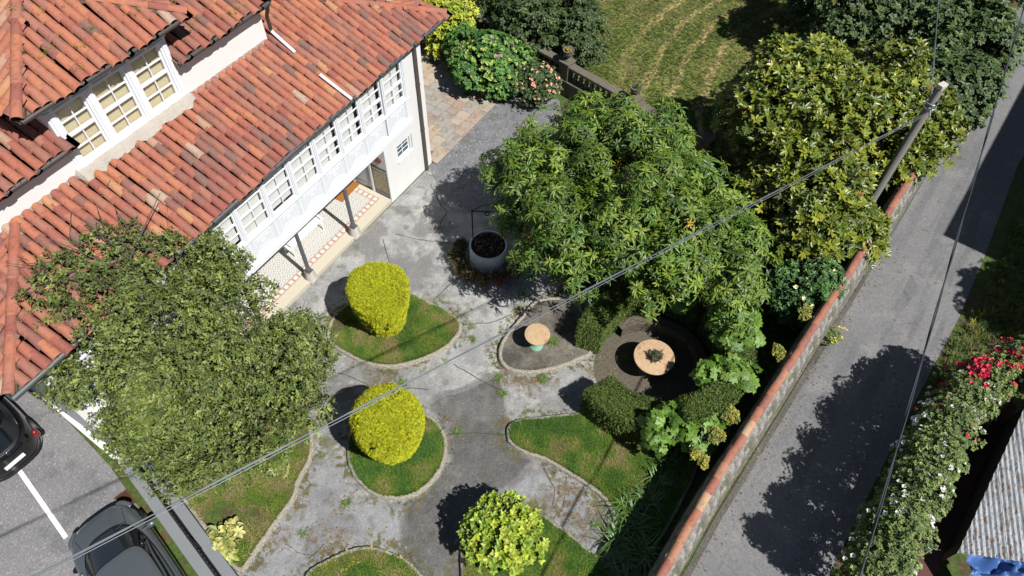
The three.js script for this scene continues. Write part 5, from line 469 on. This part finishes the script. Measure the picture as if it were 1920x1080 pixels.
// topiaries
function topiary(label, p, prof, seed, gap) { const t = thing('topiary', label, 'topiary', p, 0, 'clipped golden topiaries'), f = RNG(seed), it = []; const cvp = new THREE.CatmullRomCurve3(prof.map(([r, y]) => V3(r, y, 0)), false, 'catmullrom', 0.3), pts = cvp.getSpacedPoints(80), cum = [0]; for (let i = 1; i < pts.length; i++) cum.push(cum[i - 1] + (pts[i].x + pts[i - 1].x) / 2 * pts[i].distanceTo(pts[i - 1])); const tot = cum[cum.length - 1];
  part('inner_mass', lathe(pts.map((q) => [Math.max(0, q.x - 0.1), q.y - 0.06]), 40), std(new THREE.Color(0.36, 0.35, 0.006), 1), t); part('trunk', cyl(0.1, 0.09, 0.4, 0, -0.1, 0, 10), bark, t); const pal = [[0.385, 0.405, 0.006], [0.43, 0.44, 0.007], [0.33, 0.36, 0.006], [0.48, 0.475, 0.008], [0.26, 0.3, 0.01]];
  for (let i = 0; i < 26000; i++) { const s = f() * tot; let k = cum.findIndex((v) => v >= s); k = Math.max(1, k); const u = (s - cum[k - 1]) / (cum[k] - cum[k - 1] + 1e-9), q = pts[k - 1].clone().lerp(pts[k], u), tg = pts[k].clone().sub(pts[k - 1]).normalize(), nx = tg.y, ny = -tg.x, a = f() * 6.283; const sn = -1; const lump = (gap ? 0.13 : 0.09) * (fbm(Math.cos(a) * 2.2 + 9, Math.sin(a) * 2.2 + q.y * 2.6, 4, seed) - 0.5) * 1.6; const r = q.x + lump + (f() - 0.6) * 0.04; const hole = fbm(Math.cos(a) * 3.4 + 30, Math.sin(a) * 3.4 + q.y * (gap ? 1.1 : 3), 4, seed + 4); if (hole > (gap && q.y < 1.7 ? 0.6 : 0.68) && f() < 0.85) continue; const N = [Math.cos(a) * Math.abs(nx), -0 + (ny < 0 ? -ny : ny) * (q.y > 0.5 ? 1 : -0.3), Math.sin(a) * Math.abs(nx)]; clipped(it, f, [Math.cos(a) * r, q.y + (f() - 0.5) * 0.03, Math.sin(a) * r], N, pal); } inst('foliage', bladeTuft(7, 0.05, 0.014, 0.009, 45), matGrass, it, t); }
topiary('golden drum-shaped topiary with flat top on the upper lawn bed', [-3.72, 0.1, -11.5], [[0.3, 0.1], [0.5, 0.12], [0.62, 0.6], [0.74, 1.2], [0.84, 1.75], [0.84, 1.95], [0.74, 2.06], [0.4, 2.13], [0.0, 2.15]], 91, true);
topiary('golden egg-shaped topiary on the round lawn bed below the cable', [-2.98, 0.1, -7.6], [[0.28, 0.08], [0.42, 0.1], [0.6, 0.55], [0.78, 1.15], [0.86, 1.6], [0.8, 2.0], [0.6, 2.28], [0.3, 2.42], [0.0, 2.46]], 92, false);
// shrub at the lower centre
{ const cv = canopy([[-0.02, 0.95, -5.15, 0.98, 0.85, 0.95, 48]], { cr: 0.34, per: 30, pal: [[0.2, 0.29, 0.022], [0.27, 0.35, 0.03], [0.14, 0.22, 0.02], [0.33, 0.38, 0.04]], minY: 0.25, up: 0.9 }, 19); shrub('round shrub with glossy lime green leaves at the lower centre', [-0.02, 0.1, -5.1], cv, whorl(7, 0.1, 0.06, 0.5, 0.1, 20), leafGloss); }
// strap-leaved clumps by the wall
function strap(label, x, z, s, n, seed, pal, grp, name = 'strap_leaf_plant', y = 0.05) { const t = thing(name, label, 'plant', [x, y, z], 0, grp), f = RNG(seed), pos = []; for (let i = 0; i < n; i++) { const a = f() * 6.283, l = s * (0.6 + 0.6 * f()), w = 0.035 * (0.7 + 0.6 * f()) * s * (name === 'hosta' ? 6.5 : 1.2), dx = Math.cos(a), dz = Math.sin(a), ox = (f() - 0.5) * s * 0.5, oz = (f() - 0.5) * s * 0.5; let pv = null; for (let k = 0; k <= 5; k++) { const u = k / 5, h = l * (1.25 * u - 0.95 * u * u), r = l * (0.25 * u + 0.75 * u * u), ww = w * (1 - Math.pow(u, 3)) * 0.5 + 0.001; const A = [ox + dx * r - dz * ww, h, oz + dz * r + dx * ww], B = [ox + dx * r + dz * ww, h, oz + dz * r - dx * ww]; if (pv) pos.push(...pv[0], ...pv[1], ...A, ...pv[1], ...B, ...A); pv = [A, B]; } } const g = new THREE.BufferGeometry(); g.setAttribute('position', new THREE.Float32BufferAttribute(pos, 3)); g.computeVertexNormals(); const cl = []; const tri = pos.length / 9 / (n * 10); for (let i = 0; i < n; i++) { const c = pal[Math.floor(f() * pal.length)], k = 0.8 + 0.4 * f(); for (let j = 0; j < 30; j++) cl.push(c[0] * k, c[1] * k, c[2] * k); } g.setAttribute('color', new THREE.Float32BufferAttribute(cl, 3)); part('leaves', g, phy(0xffffff, 0.4, { vertexColors: true }), t); part('crown_base', new THREE.SphereGeometry(0.07 * s, 8, 6), matDirt, t); }
const gp = [[0.05, 0.11, 0.02], [0.07, 0.14, 0.025], [0.1, 0.17, 0.04]];
[[2.75, -5.35], [2.95, -4.75], [3.35, -5.75], [3.65, -6.35], [3.95, -6.9], [3.4, -5.1], [3.1, -6.15], [2.8, -4.3], [4.35, -7.35], [3.2, -4.3], [4.6, -7.8]].forEach(([x, z], i) => strap(['strap-leaved plant at the pointed end of the paved strip', 'strap-leaved clump near the bottom by the lane wall', 'strap-leaved clump in wall shade beside the lower lawn', 'strap-leaved clump with sunlit tips along the lawn edge', 'strap-leaved clump with pale tips below the vine', 'dark strap-leaved clump against the wall foot', 'strap-leaved clump at the right rim of the lawn', 'lowest strap-leaved clump at the bottom edge', 'shaded strap-leaved clump between vine and wall', 'strap-leaved clump by the wall at the bottom edge', 'strap-leaved clump in deep shade under the vine'][i], x, z, 0.62, 60, 300 + i, gp, 'strap-leaved plants along the wall'));
{ const cv = canopy([[-6.75, 0.22, -5.0, 0.5, 0.3, 0.42, 16]], { cr: 0.14, per: 4, pal: [[0.34, 0.34, 0.09], [0.42, 0.4, 0.14], [0.24, 0.28, 0.06]], minY: 0.14, up: 0.9 }, 340); shrub('pale yellow-green hosta beside the low grey wall', [-6.75, 0.1, -5.0], cv, whorl(6, 0.25, 0.1, 0.55, 0.35, 98), leafSoft, 'hosta', null, 'plant', 5); }
[[0.35, -12.75, 0.3, 'bright green tuft at the top corner of the raised paving'], [1.28, -11.05, 0.28, 'green tuft growing beside the small stone table'], [0.95, -9.85, 0.2, 'weed tuft at the kerb of the raised paving'], [-0.3, -9.85, 0.2, 'weed tuft in the joint left of the raised paving'], [-0.15, -9.35, 0.18, 'weed tuft on the pale slab'], [-3.0, -9.55, 0.22, 'low weed tuft between the two topiary beds'], [-1.35, -8.15, 0.18, 'weed tuft in the crack of the dark asphalt'], [-4.05, -6.1, 0.2, 'weed tuft below the egg topiary bed'], [-1.1, -11.1, 0.16, 'weed tuft beside the drum topiary bed'], [-5.0, -5.3, 0.15, 'weed tuft by the lower left kerb'], [3.35, -10.65, 0.26, 'green weed in the shadow of the large table'], [2.3, -5.75, 0.18, 'weed tuft at the end of the littered paving']].forEach(([x, z, s, l], i) => strap(l, x, z, s, 46, 360 + i, [[0.07, 0.15, 0.02], [0.1, 0.19, 0.03], [0.14, 0.2, 0.05]], 'weeds in the paving', 'weed', x > -0.2 && x < 2 && z < -10.2 ? 0.13 : 0.01));
// yellowish sedum on the inner wall top, weeds at the wall foot on the lane
[[4.95, -6.75, 'yellow sedum clump on the garden wall beside the coping, lowest one'], [5.35, -7.35, 'large yellow sedum clump on the wall below the vine'], [5.75, -7.95, 'yellow sedum clump on the wall near the vine'], [7.35, -9.8, 'small sedum clump on the wall across from the hedge ring'], [8.3, -11.1, 'sedum clump on the shaded side of the wall near the camellia']].forEach(([x, z, l], i) => { const cv = canopy([[x - 0.14, 1.72, z - 0.1, 0.16 + 0.05 * (i % 3), 0.12, 0.2, 4 + (i * 2) % 5], [x - 0.3 + 0.06 * i, 1.68, z - 0.32 + 0.05 * (i % 2), 0.14, 0.1, 0.16, 2 + i % 3]], { cr: 0.13, per: 9, pal: [[0.3, 0.26, 0.03], [0.2, 0.2, 0.03], [0.14, 0.17, 0.03]], minY: 1.6 }, 400 + i); const t = thing('sedum', l, 'plant', [x, 1.7, z], 0, 'sedum on the wall'); cv.items.forEach((q) => { q.p = [q.p[0] - x, q.p[1] - 1.7, q.p[2] - z]; }); inst('leaves', wSmall, leafSoft, cv.items, t); });
{ const cv = canopy([[9.5, 0.15, -11.5, 0.3, 0.3, 0.4, 12]], { cr: 0.18, per: 14, pal: [[0.1, 0.14, 0.03], [0.12, 0.15, 0.05]], minY: 0.08 }, 420); const t = thing('weed', 'yellow-flowered weed at the wall foot beside the lane', 'plant', [9.5, 0, -11.5]); cv.items.forEach((q) => { q.p = [q.p[0] - 9.5, q.p[1], q.p[2] + 11.5]; }); inst('leaves', wSmall, leafSoft, cv.items, t); const f = RNG(421); inst('flowers', whorl(6, 0.03, 0.03, 0.5, 0, 95), leafSoft, Array.from({ length: 22 }, () => ({ p: [rr(-0.2, 0.5, f), rr(0.1, 0.4, f), rr(-0.4, 0.4, f)], d: UP, s: 1, c: [0.7, 0.55, 0.03] })), t); }
// roses on the bank across the lane
const rosePal = [[0.09, 0.14, 0.03], [0.13, 0.19, 0.04], [0.07, 0.11, 0.025], [0.18, 0.22, 0.06]]; const petal = whorl(9, 0.055, 0.055, 0.55, 0.1, 96);
[[8.1, -4.45, 'white rose bush at the bottom of the bank across the lane', 1], [8.75, -5.25, 'white rose bush second from the bottom across the lane', 2], [9.4, -6.1, 'white rose bush in the middle of the row across the lane', 3], [10.05, -6.95, 'sparse white rose bush beside the corrugated roof', 4], [10.7, -7.75, 'white rose bush next to the red roses', 5], [11.4, -8.45, 'mixed white rose bush between the white and red ones', 8], [12.0, -9.0, 'red rose bush at the upper end of the row', 6], [12.95, -9.5, 'red rose bush at the right edge of the photo', 7]].forEach(([x, z, l, k]) => { const red = k === 6 || k === 7, cv = canopy([[x + 0.05, 2.1, z, 0.72, 1.0, 0.72, 40], [x + 0.1, 1.0, z + 0.05, 0.6, 0.9, 0.6, 14]], { cr: 0.34, per: 30, pal: rosePal, minY: 0.3 }, 430 + k); const t = shrub(l, [x, 0, z], cv, wSmall, leafSoft, 'rose_bush', 'roses on the bank', 'rose bush'); const f = RNG(450 + k), it = []; const hub = Array.from({ length: 8 }, () => { const d = sphDir(f); d.y = Math.abs(d.y); return d; }); for (let i = 0; i < (red ? 70 : k === 1 ? 70 : 36); i++) { const d = hub[Math.floor(f() * 8)].clone().add(sphDir(f).multiplyScalar(f() < 0.75 ? 0.25 : 0.9)).normalize(); d.y = Math.abs(d.y); const n = red ? 3 : 1; const P = [d.x * 0.8, 1.9 + d.y * 0.98, d.z * 0.7]; for (let j = 0; j < n; j++) it.push({ p: [P[0] + rr(-0.07, 0.07, f), P[1] + rr(-0.04, 0.06, f), P[2] + rr(-0.07, 0.07, f)], d: d.clone().add(V3(0, 0.5, 0)).normalize(), a: f() * 6, s: (red ? 0.9 : 0.7) + 0.5 * f(), c: red ? [0.5, 0.015, 0.05] : [0.6, 0.6, 0.54] }); } if (k > 4) for (let i = 0; i < 12; i++) { const d = sphDir(f); d.y = Math.abs(d.y); it.push({ p: [d.x * 0.8, 1.9 + d.y, d.z * 0.7], d, a: 0, s: 1, c: red ? [0.8, 0.8, 0.74] : [0.5, 0.015, 0.05] }); } inst('flowers', petal, leafSoft, it, t); });
// bank / verge ground cover
{ const f = RNG(500), it = []; const band = [[8.3, -4.6], [10.5, -7.6], [13.2, -11.4], [14.4, -12.6], [15.6, -14.2], [17, -16.5], [17.6, -14.5], [15, -11], [12.5, -8.2], [9.6, -4.4]]; const B = bbox(band); for (let i = 0; i < 9000; i++) { const x = rr(B[0], B[1], f), z = rr(B[2], B[3], f); if (!inPoly(x, z, band)) continue; const c = f() < 0.06 ? [0.5, 0.42, 0.04] : f() < 0.3 ? [0.2, 0.18, 0.07] : [0.08 + 0.05 * f(), 0.14 + 0.05 * f(), 0.025]; it.push({ p: [x, 0.005, z], a: f() * 6, s: 0.7 + f(), c: c.map((v) => v * 0.8) }); } const m = inst('verge_grass', tuft3, matGrass, it, null); tag(m, 'rough grass and weeds on the verge across the lane', 'grass', null, 'stuff'); }
{ const f = RNG(501), it = []; const P = [[2.4, -12.8], [6.2, -8.8], [8.4, -11.4], [9.9, -14], [8, -19.5], [3, -20], [0.9, -15], [1.4, -13]]; const B = bbox(P); for (let i = 0; i < 14000; i++) { const x = rr(B[0], B[1], f), z = rr(B[2], B[3], f); if (!inPoly(x, z, P) || Math.hypot(x - 4.07, z + 10.3) < 2.3 || fbm(x * 1.5, z * 1.5, 3, 9) < 0.42) continue; const k = 0.7 + 0.6 * f(); it.push({ p: [x, 0.005, z], a: f() * 6, s: 0.6 + 0.8 * f(), c: f() < 0.12 ? [0.24, 0.13, 0.05] : [0.07 * k, 0.13 * k, 0.02] }); } const m = inst('undergrowth', tuft2, matGrass, it, null); tag(m, 'grass and fallen leaves under the trees beside the lane wall', 'grass', null, 'stuff'); }
// kerb weeds
{ const f = RNG(502), it = []; for (const k of ['A', 'B', 'C', 'D', 'F', 'G']) for (const p of beds[k]) for (let i = 0; i < 5; i++) { const x = p[0] + rr(-0.22, 0.22, f), z = p[1] + rr(-0.22, 0.22, f); if (inPoly(x, z, beds[k]) || fbm(x * 2, z * 2, 3, 71) < 0.5) continue; it.push({ p: [x, 0.008, z], a: f() * 6, s: 0.5 + 0.9 * f(), c: f() < 0.45 ? [0.2, 0.15, 0.07] : [0.1, 0.15, 0.03] }); } const m = inst('kerb_weeds', tuft1, matGrass, it, null); tag(m, 'dry weeds and moss along the bed kerbs', 'weeds', null, 'stuff'); }
{ const f = RNG(503), it = []; const P = beds.F; const B = bbox(P); for (let i = 0; i < 160; i++) { const x = rr(B[0], B[1], f), z = rr(B[2], B[3], f); if (inPoly(x, z, P)) it.push({ p: [x, 0.15, z], d: UP, a: f() * 6, s: 0.7 + 0.4 * f(), c: [0.75, 0.6, 0.03] }); } const m = inst('yellow_flowers', whorl(7, 0.022, 0.016, 0.3, 0, 97), leafSoft, it, null); tag(m, 'tiny yellow flowers in the lowest lawn bed', 'flowers', null, 'stuff'); }
// moss and small plants growing on the roof
{ const f = RNG(900), it = []; const L = roofTiles.filter((t) => t.in && t.w.y > 7.3); for (let i = 0; i < 34; i++) { const t = L[Math.floor(f() * L.length)]; for (let k = 0; k < 7; k++) it.push({ p: [t.w.x + rr(-0.1, 0.1, f), t.w.y + 0.06, t.w.z + rr(-0.1, 0.1, f)], d: V3(rr(-0.6, 0.6, f), 1, rr(-0.6, 0.6, f)).normalize(), a: f() * 6, s: 0.6 + 0.7 * f(), c: f() < 0.4 ? [0.3, 0.26, 0.03] : [0.12, 0.16, 0.02] }); } const m = inst('roof_moss', tuft1, matGrass, it, null); tag(m, 'small moss and stonecrop tufts on the upper roof tiles', 'moss', null, 'stuff'); }
// fallen leaves on the paving, the car park edge and along the lane
{ const f = RNG(910), it = []; const pos = []; leafTris(pos, V3(0, 0.004, 0), V3(1, 0.05, 0).normalize(), V3(0, 1, 0), 0.06, 0.026, 0.02); const g = new THREE.BufferGeometry(); g.setAttribute('position', new THREE.Float32BufferAttribute(pos, 3)); g.computeVertexNormals(); const put = (x, z, y = 0.012) => it.push({ p: [x, y, z], d: V3(rr(-0.3, 0.3, f), 1, rr(-0.3, 0.3, f)).normalize(), a: f() * 6.28, s: 0.5 + 0.8 * f(), c: [[0.2, 0.12, 0.05], [0.28, 0.2, 0.09], [0.12, 0.07, 0.035], [0.1, 0.11, 0.03]][Math.floor(f() * 4)] });
  for (const [lx, lz, lr] of litter) for (let i = 0; i < 150 * lr; i++) { const a = f() * 6.28, r = lr * Math.sqrt(f()) * 1.2, x = lx + Math.cos(a) * r, z = lz + Math.sin(a) * r; if (!Object.values(beds).some((P) => inPoly(x, z, P))) put(x, z); }
  for (let i = 0; i < 500; i++) { const x = rr(-6, 3, f), z = rr(-18, -4, f); if (!Object.values(beds).some((P) => inPoly(x, z, P)) && x > -6 - (z + 12) * 0.55) put(x, z); }
  const W = [[3.9, -4.0], [5.55, -6.4], [7.4, -8.85], [9.35, -11.45], [12.2, -15.2]]; for (let i = 0; i < 260; i++) { const k = Math.floor(f() * 4), t = f(); put(mix(W[k][0], W[k + 1][0], t) + 0.15 + 0.5 * f() * f(), mix(W[k][1], W[k + 1][1], t) + 0.1 * f(), 0.022); }
  for (let i = 0; i < 120; i++) put(rr(2.5, 5.6, f), rr(-12.2, -8.8, f), 0.02); const m = inst('fallen_leaves', g, leafSoft, it, null); tag(m, 'small brown fallen leaves scattered on paving and lane edge', 'leaves', null, 'stuff'); }
{ const f = RNG(911), it = []; const W = [[3.85, -4.1], [5.5, -6.5], [7.35, -8.95], [9.3, -11.55], [12.15, -15.3]]; for (let i = 0; i < 700; i++) { const k = Math.floor(f() * 4), t = f(), x = mix(W[k][0], W[k + 1][0], t), z = mix(W[k][1], W[k + 1][1], t); if (fbm(x * 1.3, z * 1.3, 3, 17) < 0.48) continue; it.push({ p: [x + 0.14 * f(), 0.01, z], a: f() * 6, s: 0.5 + 0.8 * f(), c: [0.09 + 0.06 * f(), 0.13 + 0.04 * f(), 0.03] }); } const m = inst('wall_foot_grass', tuft1, matGrass, it, null); tag(m, 'thin grass and moss along the wall foot in the gutter', 'grass', null, 'stuff'); }
renderer.render(scene, camera);
